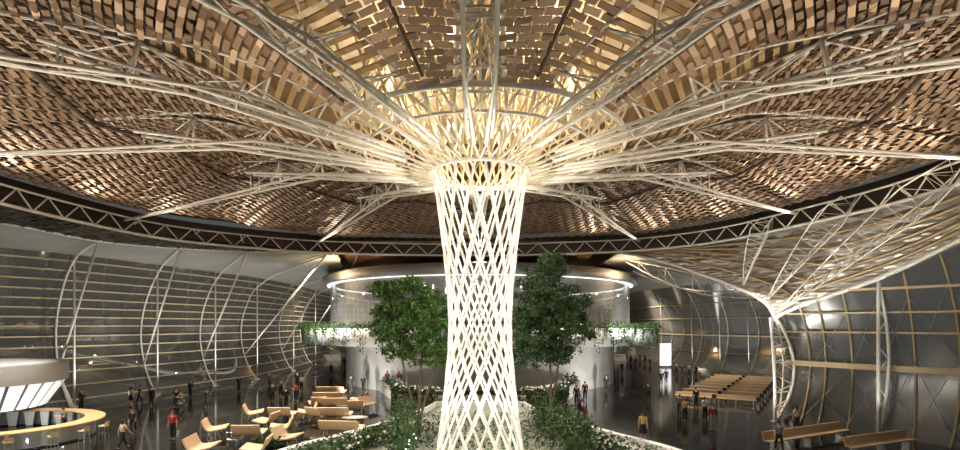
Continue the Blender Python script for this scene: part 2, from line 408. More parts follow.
# ------------------------------------------------------------------ radial roof trusses
def side_word(a): return 'left' if a < 0 else 'right'
truss_lab = {180: 'white roof truss running straight overhead from the column',
 148: 'steep white roof truss rising from the column towards the upper %s',
 119: 'long white roof truss reaching from the column to the upper %s edge',
 91: 'long nearly level white roof truss reaching from the column to the %s edge',
 63: 'white roof truss beyond the column, second one to the %s of the shaft',
 33: 'short white roof truss beyond the column, first one to the %s of the shaft',
 0: 'white roof truss hidden straight behind the column shaft'}
for a in SPOKE[1:]:
    lab = truss_lab[round(abs(math.degrees(a)))]
    if '%s' in lab: lab = lab % side_word(a)
    root = thing('radial_truss', lab, 'truss', polar(a, 2.3, 7.05), 0, 'white trusses radiating from the column')
    t = V((math.cos(a), -math.sin(a), 0)); E = Re(a) - .15
    def lo(r, s):                        # long chord: up from the column to a knee, then straight out to the eave
        h = lerp_tab([(2.3, 7.05), (6, 7.72), (10.3, 8.42), (E, 7.7)], r)
        return polar(a, r, h) + t * s * lerp_tab([(2.3, .42), (7, .55), (12, .42), (17, .24), (25, .05)], r)
    def hi(r, s):                        # straight prop from the column ring to a free tip under the roof
        return polar(a, r, 7.05 + (r - 2.3) * (.136 if abs(a) > 1.4 else .165)) + t * s * lerp_tab([(2.3, .15), (8, .5), (16, .3)], r)
    for s in (1, -1):
        m1 = MB(); m1.tube([lo(r, s) for r in (3.9, 6, 10.3, 14, 18, 22, E)], .075, 6); obj('long_chord', m1, M['white'], root, True, True)
        m1 = MB(); m1.tube([hi(3.6, s), hi(8, s), hi(15.9, s)], .07, 6); obj('prop_chord', m1, M['white'], root, True, True)
    w = MB()
    rs = [5.2, 7.0, 8.8, 10.3, 12.0, 13.6, 15.4]
    for k, r in enumerate(rs):
        for s in (1, -1):
            w.tube([hi(r, s), lo(r, s)], .04, 5)
            if k + 1 < len(rs): w.tube([hi(r, s), lo(rs[k + 1], s)] if k % 2 else [lo(r, s), hi(rs[k + 1], s)], .028, 5)
        if k % 2: w.tube([lo(r, 1), lo(r, -1)], .034, 5); w.tube([hi(r, 1), hi(r, -1)], .03, 5)
        if k + 1 < len(rs): w.tube([lo(r, 1), lo(rs[k + 1], -1)], .026, 5)
    obj('web_lattice', w, M['white'], root, True, True)
    w = MB()
    for k in range(5):
        r0, r1 = 13 + (E - 13) * k / 5, 13 + (E - 13) * (k + 1) / 5
        w.tube([lo(r0, 1 if k % 2 else -1), lo(r1, -1 if k % 2 else 1)], .024, 5)
    obj('outer_web_lattice', w, M['white'], root, True, True)
    for rp, rt_ in ((10.3, 10.0), (13.6, 13.3)):
        k_ = MB(); hp_ = min(9.75, roof_h(a, rt_) + .1)
        for s in (1, -1): k_.tube([lo(rp, s), polar(a, rt_, hp_) + t * s * .06], .06, 5)
        obj('king_post', k_, M['white'], root, True, True)
        b_ = MB()
        for s in (1, -1):
            b_.tube([polar(a, rt_, hp_), hi(rp - 3.2, s)], .03, 5)
            b_.tube([polar(a, rt_, hp_), polar(a + s * 1.1 / rp, rt_ + 1.6, roof_h(a, rt_ + 1.6) - .1)], .03, 5)
        obj('stay', b_, M['white'], root, True, True)
    for r in (7.3, 9.3):
        b_ = MB(); h_ = roof_h(a, r); b_.tube([polar(a, r, h_) + t * (slot(r, a) + .05), polar(a, r, h_) - t * (slot(r, a) + .05)], .05, 5)
        for s in (1, -1): b_.tube([polar(a, r, h_) + t * s * slot(r, a), lo(r + .8, s)], .034, 5)
        obj('slot_bar', b_, M['white'], root, True, True)

# ------------------------------------------------------------------ ring truss at the eave
rt = thing('ring_truss', 'white ring truss circling the hall under the outer edge of the copper roof', 'truss', (0, 49.6, CAMZ + 6.9))
top = [V((p.x, p.y, CAMZ + 8.0)) for p in ringc]; bot = [V((p.x, p.y, CAMZ + 6.9)) for p in ringc]
m1 = MB(); m1.tube(top, .075, 6, True); obj('top_chord', m1, M['white'], rt, True, True)
m1 = MB(); m1.tube(bot, .11, 6, True); obj('bottom_chord', m1, M['white'], rt, True, True)
w = MB(); n = len(ringc)
acc = 0; nodes_ = []; last = None
dens = spline([(x, y, 0) for x, y in RING], 40, True)
for p in dens:
    if last is None or (p - last).length >= 1.0: nodes_.append(p); last = p
for k in range(len(nodes_)):
    p, q = nodes_[k], nodes_[(k + 1) % len(nodes_)]
    if k % 2 == 0: w.tube([V((p.x, p.y, CAMZ + 6.9)), V((q.x, q.y, CAMZ + 8))], .05, 5)
    else: w.tube([V((p.x, p.y, CAMZ + 8)), V((q.x, q.y, CAMZ + 6.9))], .05, 5)
obj('web_lattice', w, M['white'], rt, True, True)
# dark fascia behind it
def outw(p, d):
    u = V((p.x, p.y - COL.y, 0)).normalized(); return V((p.x + u.x * d, p.y + u.y * d, p.z))
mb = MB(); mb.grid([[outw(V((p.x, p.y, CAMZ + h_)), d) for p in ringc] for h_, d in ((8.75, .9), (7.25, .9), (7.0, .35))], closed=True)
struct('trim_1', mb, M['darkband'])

# ------------------------------------------------------------------ facades: plan paths, bulging profile
def bulge(s, amt): return amt * math.sin(PI * min(1, max(0, s))) ** .8
def facade_rows(path, tops, amt, n=14, flip=1, z0=0.0):
    """path: floor points; tops: wall-top points; the surface bows outward between them"""
    rows = []; k = len(path)
    for j in range(n + 1):
        s = j / n; row = []
        for i in range(k):
            a, c = path[max(0, i - 1)], path[min(k - 1, i + 1)]
            d = (c - a); d.z = 0; d.normalize(); nn = V((d.y, -d.x, 0)) * flip
            p = path[i].lerp(tops[i], s); row.append(p + nn * bulge(s, amt))
        rows.append(row)
    return rows
def profile_pt(path, tops, amt, u, z, flip=1):
    """point on the facade at path parameter u (0..1) and height z"""
    k = len(path) - 1; i = min(k - 1, int(u * k)); f = u * k - i
    p, t = path[i].lerp(path[i + 1], f), tops[i].lerp(tops[i + 1], f)
    d = path[i + 1] - path[i]; d.z = 0; d.normalize(); nn = V((d.y, -d.x, 0)) * flip
    s = max(0, min(1, z / t.z))
    return p.lerp(t, s) + nn * bulge(s, amt)
def inset(row, k, flip):
    return row
LP = [(-46, 12), (-45, 20), (-43.5, 27), (-41.5, 33), (-38.8, 38), (-35.6, 43.2), (-33, 50.7), (-31.1, 58.2), (-29.3, 65.1), (-29, 77), (-30, 92), (-31, 118)]
lpath = spline([(x, y, 0) for x, y in LP], 5)
ltop = []
for i, p in enumerate(lpath):
    a, c = lpath[max(0, i - 1)], lpath[min(len(lpath) - 1, i + 1)]; d = (c - a).normalized()
    ltop.append(p + V((d.y, -d.x, 0)) * .9 + V((0, 0, CAMZ + 6.1)))     # leans into the hall at its top
FL = -1
rows = facade_rows(lpath, ltop, 2.6, 14, FL)
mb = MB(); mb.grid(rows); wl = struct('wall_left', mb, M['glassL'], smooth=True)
LZ = [.55, 1.75, 2.95, 4.1, 5.15, 6.1, 7.0, 7.8, 8.6, 9.4, 10.2, 11.0, 11.8, 12.6]
nu = 60
for z in LZ:
    m1 = MB(); pts = [profile_pt(lpath, ltop, 2.6, k / nu, z, FL) for k in range(nu + 1)]
    m1.tube([p + V((.12, 0, 0)) for p in pts], .09, 4); obj('timber_louver', m1, M['louver'], wl)
m1 = MB(); m1.tube([p + V((.05, 0, 0)) for p in ltop], .08, 5); obj('head_rail', m1, M['batten'], wl, True)

# rim above it, dark strip and grey soffit
rimL = spline([(-40, 12, CAMZ + 6.9), (-37, 24, CAMZ + 6.9), (-32.0, 33.3, CAMZ + 6.85), (-31, 40.6, CAMZ + 6.85), (-26.6, 44.4, CAMZ + 6.85), (-21.4, 46.4, CAMZ + 6.85), (-14.4, 48.6, CAMZ + 6.85), (-16, 58, CAMZ + 6.9), (-18, 75, CAMZ + 7.0), (-19, 118, CAMZ + 7.2)], 6)
m1 = MB(); m1.tube(rimL[:37], .13, 6); struct('trim_2', m1, M['white'], smooth=True)
def resample(pts, n):
    d = [0]
    for a, c in zip(pts, pts[1:]): d.append(d[-1] + (c - a).length)
    out = []; j = 0
    for k in range(n):
        t = d[-1] * k / (n - 1)
        while j < len(d) - 2 and d[j + 1] < t: j += 1
        f = (t - d[j]) / max(1e-6, d[j + 1] - d[j]); out.append(pts[j].lerp(pts[j + 1], min(1, f)))
    return out
sof_out = ltop
sof_in = [min(rimL, key=lambda q: (q.y - p.y * 1.0) ** 2 * 1.0 + .3 * (q.x - p.x) ** 2) for p in ltop]
rr_ = resample(rimL, 60); tt_ = resample(ltop, 60)
mb = MB(); mb.grid([[p + V((0, 0, .05)) for p in rr_], [a.lerp(c, .5) + V((0, 0, .25)) for a, c in zip(rr_, tt_)], tt_]); struct('ceiling_soffit', mb, M['soffit'], smooth=True)
# dark tiled strip between ring and rim
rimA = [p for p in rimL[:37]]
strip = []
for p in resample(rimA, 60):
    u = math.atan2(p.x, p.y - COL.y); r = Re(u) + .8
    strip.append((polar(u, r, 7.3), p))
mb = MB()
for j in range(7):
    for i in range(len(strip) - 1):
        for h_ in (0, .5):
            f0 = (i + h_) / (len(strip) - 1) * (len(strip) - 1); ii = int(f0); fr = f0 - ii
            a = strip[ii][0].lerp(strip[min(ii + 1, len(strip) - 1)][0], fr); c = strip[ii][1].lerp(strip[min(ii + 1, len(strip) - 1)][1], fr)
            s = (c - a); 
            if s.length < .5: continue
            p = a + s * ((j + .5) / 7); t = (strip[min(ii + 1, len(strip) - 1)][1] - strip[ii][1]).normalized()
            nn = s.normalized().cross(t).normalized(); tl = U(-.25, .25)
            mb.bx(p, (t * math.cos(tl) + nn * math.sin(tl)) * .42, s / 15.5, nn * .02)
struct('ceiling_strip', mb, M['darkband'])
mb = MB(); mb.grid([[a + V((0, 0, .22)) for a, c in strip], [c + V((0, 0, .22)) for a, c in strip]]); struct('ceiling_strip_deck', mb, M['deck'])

# bow frames along the left glass
feet = [(-35.35, 43.2), (-33, 50.7), (-31.1, 58.2), (-29.3, 65.1), (-29.0, 77), (-29.9, 90)]
bl = ['white bow truss on the left glass wall, nearest the kiosk', 'white bow truss on the left glass wall, second from the kiosk', 'white bow truss on the left glass wall, third from the kiosk',
      'white bow truss on the left glass wall, fourth from the kiosk', 'white bow truss on the left glass wall, fifth from the kiosk, near the pavilion', 'white bow truss at the far end of the left glass wall']
tops_ = [V((-31.0, 40.6, CAMZ + 6.8)), V((-26.6, 44.4, CAMZ + 6.8)), V((-21.6, 46.4, CAMZ + 6.8)), V((-14.9, 48.5, CAMZ + 6.8)), V((-22.5, 72, CAMZ + 6.75)), V((-23.5, 86, CAMZ + 6.75))]
for i, (x, y) in enumerate(feet):
    k = min(range(len(lpath)), key=lambda q: (lpath[q] - V((x, y, 0))).length); u = k / (len(lpath) - 1)
    root = thing('bow_truss', bl[i], 'frame', (x, y, 0), 0, 'white bow trusses along the left glass wall')
    inn = V((.25, 0, 0))
    pts = [profile_pt(lpath, ltop, 2.6, u, z, FL) + inn for z in (0, 1, 2, 3.2, 4.5, 6, 7.5, 9, 10.4, 11.6)] + [profile_pt(lpath, ltop, 2.6, u, 12.7, FL).lerp(tops_[i], .3), tops_[i]]
    m1 = MB(); m1.tube(spline(pts, 3), .085, 6); obj('bow', m1, M['white'], root, True, True)
    m1 = MB(); m1.tube([V((x + .3, y, 0)), V((x + .3, y, 13.2))], .085, 6); obj('mast', m1, M['white'], root, True, True)
    rq = min(top, key=lambda q: (q - tops_[i]).length + abs(q.y - tops_[i].y + 2.5))
    m1 = MB(); m1.tube([tops_[i], rq], .07, 6); obj('tie', m1, M['white'], root, True, True)
    m1 = MB(); m1.tube([tops_[i], pts[3]], .085, 6); obj('strut', m1, M['white'], root, True, True)
    m1 = MB(); m1.lathe([(0, .001), (.3, .001), (.3, .06), (.12, .12), (0, .12)], (x + .3, y, 0), 12); obj('foot_plate', m1, M['white'], root, False, True)

# ------------------------------------------------------------------ right: folded silver eave coming down to a support
rimpx = [(620, 252.5, 48), (660, 261, 46.5), (700, 274, 44), (740, 289, 41), (765, 303, 38.5), (775, 318, 36.6), (800, 306, 35.6), (880, 278, 31.3), (960, 240, 27.7), (1012, 212, 25), (1080, 190, 21)]
ringpx = [620, 690, 735, 768, 800, 845, 885, 925, 962, 1012, 1080]
rimR = [at(*q) for q in rimpx]
def ring_at(px):
    best = None
    for k in range(len(dens)):
        p = dens[k]
        if p.y > 5 and p.x > 0:
            d = abs((px - 480) / F - p.x / p.y)
            if best is None or d < best[0]: best = (d, p)
    return V((best[1].x, best[1].y, CAMZ + 7.0))
ringR = [outw(ring_at(px), .7) for px in ringpx]
per = 6
rimS = spline(rimR[:6], per)[:-1] + spline(rimR[5:], per)      # keep the crease at the support
ringS = spline(ringR[:6], per)[:-1] + spline(ringR[5:], per)
def eave(u, v):                          # u index, v 0 ring .. 1 rim, bellied outward
    a, c = ringS[u], rimS[u]; p = a.lerp(c, v)
    return p + V((.75, .35, .25)) * math.sin(PI * v)
mb = MB(); mb.grid([[eave(u, v / 10) for u in range(len(rimS))] for v in range(11)]); ev = struct('ceiling_eave', mb, M['silver'], smooth=True)
for v in (.14, .3, .46, .62, .78):
    m1 = MB(); m1.tube([eave(u, v) + V((-.12, -.06, -.1)) for u in range(len(rimS))], .12, 4); obj('batten', m1, M['batten'], ev, True)
m1 = MB(); m1.tube(rimS[:5 * per + 1], .13, 6); struct('trim_3', m1, M['white'], smooth=True)
m1 = MB(); m1.tube(rimS[5 * per:], .15, 6); struct('trim_4', m1, M['white'], smooth=True)
# long tapering lattice struts under the eave
def lens_truss(label, p0, p1, wd, sag):
    root = thing('lattice_strut', label, 'strut', p0, 0, 'white lattice struts under the silver eave')
    d = (p1 - p0).normalized(); sd = d.cross(V((0, 0, 1))).normalized(); up = sd.cross(d).normalized()
    def P(f, k):
        ww = wd * max(.07, (1 - f) ** .85) * min(1, .45 + 4 * f)
        o = [(-1, .3), (1, .3), (0, -.9)][k]
        return p0.lerp(p1, f) + sd * ww * o[0] + up * (ww * o[1]) + V((-sag, -sag * .6, -sag * .5)) * math.sin(PI * f)
    for k in range(3):
        m1 = MB(); m1.tube([P(j / 14, k) for j in range(15)], .042, 5); obj('chord', m1, M['white'], root, True, True)
    w = MB()
    for j in range(14):
        for k in range(3):
            w.tube([P(j / 14, k), P((j + 1) / 14, (k + 1) % 3)], .018, 5)
            if j % 2: w.tube([P(j / 14, k), P(j / 14, (k + 1) % 3)], .016, 5)
    obj('web_lattice', w, M['white'], root, True, True)
lens_truss('white lattice strut under the silver eave, ending on the arch above the benches', ring_at(768) + V((0, 0, .9)), eave(3 * per, .93), .9, .3)
lens_truss('white lattice strut in the middle of the silver eave, dropping to the arch crown', ring_at(850) + V((0, 0, .9)), eave(4 * per, .95), 1.15, .5)
lens_truss('longest white lattice strut under the silver eave, running down to the tall support', ring_at(962) + V((0, 0, .9)), at(778, 312, 36.6), 1.3, .7)

# support truss where the eave comes down
S = at(775, 318, 36.6); sf = V((S.x, S.y, 0))
sup = thing('support_truss', 'tall white bow-shaped lattice support carrying the folded eave, standing beside the rows of benches', 'support', sf)
od = V((.95, .32, 0)).normalized(); sd = V((-.32, .95, 0)) * .35
def SB(z, k): return sf + V((0, 0, z)) + od * ([0, 1.7, 1.25][k] * math.sin(PI * z / S.z) ** .8 if k else -.42 * z / S.z) + (sd * (1 if k == 2 else -.4) * math.sin(PI * z / S.z))
for k, nm in ((0, 'mast'), (1, 'bow'), (2, 'bow')):
    m1 = MB(); m1.tube([SB(S.z * j / 14, k) for j in range(15)], .12 if k < 2 else .07, 6); obj(nm, m1, M['white'], sup, True, True)
w = MB()
for j in range(1, 14, 1):
    if j % 3 == 0: continue
    z = S.z * j / 14
    if j % 2 == 0:
        w.tube([SB(z, 0), SB(z, 1)], .05, 5); w.tube([SB(z, 1), SB(z, 2)], .045, 5)
        w.tube([SB(z, 0), SB(S.z * (j + 1) / 14 if j < 13 else S.z, 1)], .045, 5)
    else: w.tube([SB(z, 1), SB(S.z * min(14, j + 1.4) / 14, 0)], .045, 5); w.tube([SB(z, 0), SB(S.z * (j - 1) / 14, 2)], .04, 5)
obj('web_lattice', w, M['white'], sup, True, True)
m1 = MB(); m1.lathe([(0, .001), (.3, .001), (.3, .05), (.14, .12), (0, .12)], sf, 16); obj('foot_plate', m1, M['fascia2'], sup, False, True)

# front right glass wall with curved timber mullions
RP = [(21.95, 36.75), (23.2, 34.7), (25.4, 31.7), (27.5, 28.3), (28.6, 22), (28.8, 14)]
rpath = spline([(x + .15, y, 0) for x, y in RP], 6)
rimF = resample(rimS[5 * per:], len(rpath)); 
rtop = []
for p in rpath:                          # rim point above each floor point, matched along the rim by depth
    q = min(resample(rimS[5 * per:], 160), key=lambda q: abs(q.y - p.y)) if p.y > 22 else rimS[-1] + V((.5, p.y - rimS[-1].y, .3))
    rtop.append(V((max(p.x - .6, min(p.x + .6, q.x)), p.y, q.z)))
FR = -1
rows = facade_rows(rpath, rtop, 1.5, 12, FR, 0)
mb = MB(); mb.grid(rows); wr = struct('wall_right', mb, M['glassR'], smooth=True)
def fr_pt(u, s, extra=0):
    k = len(rpath) - 1; i = min(k - 1, int(u * k)); f = u * k - i
    p, t = rpath[i].lerp(rpath[i + 1], f), rtop[i].lerp(rtop[i + 1], f)
    d = rpath[i + 1] - rpath[i]; d.normalize(); nn = V((d.y, -d.x, 0)) * FR
    return p.lerp(t, s) + nn * (bulge(s, 1.5) + extra)
fr_ = [-FR * .12]
def u_px(px):
    return min((k / 400 for k in range(401)), key=lambda u: abs(fr_pt(u, 0).x / fr_pt(u, 0).y - (px - 480) / F))
for px in (800, 818, 847, 913, 952, 990):
    u = u_px(px); m1 = MB(); m1.tube([fr_pt(u, j / 16, -.1) for j in range(17)], .075, 5); obj('timber_mullion', m1, M['batten'], wr, True)
for z, th in ((4.3, .27), (6.6, .09), (7.9, .08), (9.4, .11)):
    pts = []
    for k in range(81):
        u = k / 80; t = fr_pt(u, 1).z
        if t > z: pts.append(fr_pt(u, z / t, -.16))
    m1 = MB(); m1.tube(pts, th, 4); obj('timber_transom', m1, M['timber'], wr)
cb = MB(); us = [u_px(p) for p in (800, 847, 880, 913, 952, 990)]
for a, c in zip(us, us[1:]):
    for s0, s1 in ((.05, .45), (.45, .85)):
        cb.tube([fr_pt(a, s0, -.2), fr_pt(c, s1, -.2)], .016, 4); cb.tube([fr_pt(c, s0, -.2), fr_pt(a, s1, -.2)], .016, 4)
obj('bracing_cable', cb, M['chrome'], wr)
u = u_px(880); f0 = fr_pt(u, 0, -.3)
ms = thing('bow_mast', 'white mast with a slim bow behind it, standing in the dark right glass wall', 'mast', f0)
tp = fr_pt(u, 1, -.3); m1 = MB(); m1.tube([f0, V((f0.x, f0.y, tp.z))], .12, 6); obj('mast', m1, M['white'], ms, True, True)
def mb_pt(s): return f0 + V((0, 0, tp.z * s)) + V((.68, .02, 0)) * math.sin(PI * s)
m1 = MB(); m1.tube([mb_pt(j / 12) for j in range(13)], .10, 6); obj('bow', m1, M['white'], ms, True, True)
w = MB()
for s in (.25, .5, .75): w.tube([mb_pt(s), f0 + V((0, 0, tp.z * (s + .08)))], .05, 5); w.tube([mb_pt(s), f0 + V((0, 0, tp.z * (s - .08)))], .04, 5)
obj('web_lattice', w, M['white'], ms, True, True)

# far right glass bay seen under the arch
BP = [(22.6, 37.6), (29, 45), (37, 56), (41.5, 66), (40.5, 74), (36.5, 82), (33.5, 94), (32.5, 118)]
bpath = spline([(x, y, 0) for x, y in BP], 6)
btop = []
for i, p in enumerate(bpath):
    a, c = bpath[max(0, i - 1)], bpath[min(len(bpath) - 1, i + 1)]; d = (c - a).normalized()
    h_ = lerp_tab([(37, .6), (46, 4.2), (56, 6.2), (66, 6.5), (118, 6.5)], p.y)
    btop.append(p + V((-d.y, d.x, 0)) * 2.2 * min(1, (p.y - 36) / 15) + V((0, 0, CAMZ + h_)))
rows = facade_rows(bpath, btop, 3.0, 14, 1)
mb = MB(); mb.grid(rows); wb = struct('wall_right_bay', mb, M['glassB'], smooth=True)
for z in (.6, 2.6, 5.4, 8.2, 10.6):
    m1 = MB(); pts = []
    for k in range(61):
        u = k / 60
        if u < .18: continue
        pts.append(profile_pt(bpath, btop, 3.0, u, z, 1) + V((-.12, 0, 0)))
    m1.tube(pts, .06 if z not in (5.4,) else .13, 4); obj('timber_transom', m1, M['louver'], wb)
for n_, (u0, lab) in enumerate(((.50, 'white bow truss in the far glass bay, behind the bench rows'), (.58, 'white bow truss in the far glass bay, second from the bench rows'), (.66, 'white bow truss in the far glass bay, third from the bench rows'), (.74, 'white bow truss in the far glass bay, fourth from the bench rows'), (.84, 'white bow truss in the far glass bay, closest to the pavilion'))):
    p0 = profile_pt(bpath, btop, 3.0, u0, 0, 1)
    root = thing('bow_truss', lab, 'frame', p0, 0, 'white bow trusses in the far glass bay')
    inn = V((-.3, -.1, 0))
    pts = [profile_pt(bpath, btop, 3.0, u0, z, 1) + inn for z in (0, 1.2, 3, 5, 7, 9, 11, 12.6)]
    m1 = MB(); m1.tube(spline(pts, 3), .07, 6); obj('bow', m1, M['white'], root, True, True)
    m1 = MB(); m1.tube([p0 + inn, p0 + inn + V((-.3, 0, 12.5))], .06, 6); obj('mast', m1, M['white'], root, True, True)
# bay ceiling: from the arch rim to the top of the bay glass, with fan trusses under it
archR = resample(rimS[:5 * per + 1][::-1] + [V((14, 60, CAMZ + 6.9)), V((18, 80, CAMZ + 7)), V((19, 118, CAMZ + 7.2))], 60)
bt = resample(btop, 60)
mb = MB(); mb.grid([[p + V((0, 0, .06)) for p in archR], [a.lerp(c, .5) + V((0, 0, .5)) for a, c in zip(archR, bt)], bt]); struct('ceiling_bay', mb, M['soffit'], smooth=True)
fans = [(at(626, 259, 54), at(764, 293, 50)), (at(622, 264, 66), at(746, 287, 64))]
fl = ['long white ceiling truss just behind the far arch', 'second white ceiling truss deeper behind the far arch']
for (p0, p1), lab in zip(fans, fl):
    root = thing('arch_truss', lab, 'truss', p0, 0, 'white trusses under the far arch ceiling')
    q0, q1 = p0 + V((0, 0, -.1)), p1 + V((0, 0, -.3)); sg = lambda f: q0.lerp(q1, f) + V((0, 0, -.2 - 1.3 * math.sin(PI * f)))
    m1 = MB(); m1.tube([q0.lerp(q1, j / 8) + V((0, 0, .35 * math.sin(PI * j / 8))) for j in range(9)], .07, 5); obj('top_chord', m1, M['white'], root, True, True)
    m1 = MB(); m1.tube([sg(j / 10) for j in range(11)], .08, 5); obj('bottom_chord', m1, M['white'], root, True, True)
    w = MB()
    for j in range(9): w.tube([sg((j + 1) / 10), q0.lerp(q1, (j + (0 if j % 2 else 1)) / 10) + V((0, 0, .3 * math.sin(PI * j / 10)))], .045, 5)
    obj('web_lattice', w, M['white'], root, True, True)
# copper ceiling beyond the ring, end wall, floor, ground outside
mb = MB(); mb.grid([[V((x, y, CAMZ + h_)) for x in (-19, -10, 0, 10, 19)] for y, h_ in ((48.9, 8.2), (58, 7.9), (75, 7.6), (119, 7.4))]); struct('ceiling_far', mb, M['copperceil'])
mb = MB(); mb.box((0, 118.5, 8), (66, .4, 16)); struct('wall_back', mb, M['wallgrey'])
mb = MB(); mb.grid([[V((x, y, 0)) for x in (-60, 60)] for y in (-6, 119)]); struct('floor', mb, M['floor'])
mb = MB(); mb.grid([[V((x, y, -.06)) for x in (-400, 400)] for y in (-60, 600)]); struct('ground_outside', mb, M['paving'])

# ------------------------------------------------------------------ the round pavilion with planted balcony
PC = V((0, 68, 0))
pv = thing('pavilion', 'round two-storey pavilion behind the column, with white drum, planted balcony and disc roof', 'pavilion', PC)
def lat(name, prof, m, n=96, smooth=True, parent=pv):
    mb = MB(); mb.lathe(prof, PC, n); return obj(name, mb, m, parent, smooth, True)
lat('drum_wall', [(17.6, 0), (17.6, 4.9)], M['plaster'])
lat('balcony_slab', [(17.4, 4.85), (22.2, 4.95), (22.2, 6.4), (17.4, 6.4)], M['plaster'], smooth=False)
lat('parapet', [(22.25, 4.95), (22.6, 5.0), (22.6, 6.75), (22.35, 6.78), (22.3, 6.4)], M['whitep'])
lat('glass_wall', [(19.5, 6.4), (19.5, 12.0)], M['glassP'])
lat('roof_disc', [(0.02, 12.3), (14, 12.25), (19.2, 12.05), (20.3, 12.02), (20.45, 12.1), (20.5, 12.85), (19.8, 13.2), (.02, 13.6)], mat('disc_grey', (.24, .24, .23), .6))
lat('led_strip', [(18.9, 12.0), (19.9, 11.97)], M['led'])
mb = MB()
for k in range(36):
    a = 2 * PI * k / 36; mb.tube([PC + V((19.4 * math.cos(a), 19.4 * math.sin(a), 6.4)), PC + V((19.4 * math.cos(a), 19.4 * math.sin(a), 12.0))], .05, 4)
obj('glazing_mullion', mb, M['fascia'], pv, False, True)
lat('core_wall', [(12, 6.4), (12, 12.3)], M['plaster'])

# ------------------------------------------------------------------ foliage
def leaves(pts, size, jitter=.3):
    mb = MB()
    for p in pts:
        d = V((U(-1, 1), U(-1, 1), U(-.7, 1))).normalized(); w = d.orthogonal().normalized()
        w.rotate(Matrix.Rotation(U(0, 6.28), 3, d)); s = size * U(.7, 1.3)
        n = d.cross(w) * s * .12; p = V(p)
        o = len(mb.v)
        mb.v += [tuple(p - d * s * .5), tuple(p + w * s * .3 + n), tuple(p + d * s * .55), tuple(p - w * s * .3 + n)]
        mb.f += [(o, o + 1, o + 2), (o, o + 2, o + 3)]
    return mb
def blob_pts(c, r, n, shell=.55):
    out = []
    for _ in range(n):
        d = V((random.gauss(0, 1), random.gauss(0, 1), random.gauss(0, 1))).normalized()
        k = shell + (1 - shell) * R() ** .7
        out.append(V((c[0] + d.x * r[0] * k, c[1] + d.y * r[1] * k, c[2] + d.z * r[2] * k)))
    return out
def tree(label, base, fork, blobs, m, n_leaf, size, stems):
    root = thing('tree', label, 'tree', base)
    tr = MB()
    for st in stems:
        tr.tube(spline([base + V(q) for q in st[0]], 4), [st[1] * (1 - .55 * k / (len(st[0]) * 4 - 4)) for k in range(len(st[0]) * 4 - 3)], 7)
    lp = []; tot = sum(r[0] * r[1] + r[2] * r[0] for c, r in blobs)
    for c, r in blobs:
        c = base + V(c); nn = int(n_leaf * (r[0] * r[1] + r[2] * r[0]) / tot)
        for _ in range(5):
            e = blob_pts(c, (r[0] * .7, r[1] * .7, r[2] * .6), 1)[0]
            st = min((base + V(q) for s_ in stems for q in s_[0][-2:]), key=lambda q: (q - e).length)
            tr.tube([st, st.lerp(e, .5) + V((0, 0, .1)), e], [.05, .03, .012], 5)
        subs = blob_pts(c, r, max(4, int(nn / 45)), .35)
        for s_ in subs: lp += blob_pts(s_, (.42, .42, .30), 45, .2)
    obj('trunk', tr, M['bark'], root, True, True)
    obj('foliage', leaves(lp, size), m, root, False, True)
    return root
tb = V((-3.7, 30.5, 0))
tree('bushy light green tree to the left of the white column', tb, None,
     [((-1.5, 0, 8.6), (1.6, 1.4, 1.2)), ((.6, 0, 8.3), (1.5, 1.4, 1.2)), ((-2.0, .3, 7.0), (1.3, 1.3, 1.1)), ((0, -.3, 7.1), (1.9, 1.6, 1.3)), ((1.4, .2, 6.6), (1.1, 1.2, 1.3)), ((.6, 0, 5.4), (1.6, 1.4, .9)), ((-1.2, .2, 5.6), (1.1, 1.1, .7)), ((-.3, 0, 9.5), (.9, .9, .6)), ((-2.2, .4, 9.2), (.8, .9, .6))],
     M['leafA'], 13000, .2,
     [([(0, 0, 0), (.1, 0, 1.5), (.5, .1, 3.0), (1.1, 0, 5.0), (1.3, 0, 7)], .10), ([(0, .1, 0), (-.3, .2, 1.6), (-.7, .1, 3.4), (-1.2, .2, 5.6), (-1.5, 0, 8)], .09), ([(-.1, 0, 0), (0, -.2, 2), (.1, -.1, 4), (.2, 0, 6.6), (.2, 0, 8.4)], .09)])
tb = V((4.3, 30.8, 0))
tree('dense dark green tree to the right of the white column, taller than its pair', tb, None,
     [((-.4, 0, 9.7), (1.6, 1.4, 1.5)), ((-1.2, 0, 8.4), (1.3, 1.4, 1.4)), ((1.0, .2, 8.3), (1.7, 1.5, 1.3)), ((1.4, 0, 6.9), (1.3, 1.3, 1.1)), ((-.9, -.2, 6.8), (1.7, 1.6, 1.4)), ((-1.3, 0, 5.4), (1.2, 1.3, .9)), ((.3, .2, 5.3), (1.3, 1.2, .8)), ((.2, 0, 10.9), (.9, .9, .6)), ((.2, 0, 7.6), (1.6, 1.4, 1.4))],
     M['leafB'], 15000, .2,
     [([(-.2, 0, 0), (-.1, 0, 1.6), (.1, .1, 2.6), (-.5, 0, 3.6), (-1.2, 0, 5.5), (-1.2, 0, 7)], .12), ([(-.1, 0, 1.8), (.3, .1, 3.0), (.5, .1, 4.4), (.9, .2, 6.4), (.9, 0, 8)], .09), ([(0, 0, 1.6), (.1, .1, 3.4), (0, .1, 5.2), (0, 0, 7.5), (-.1, 0, 9.5)], .08)])

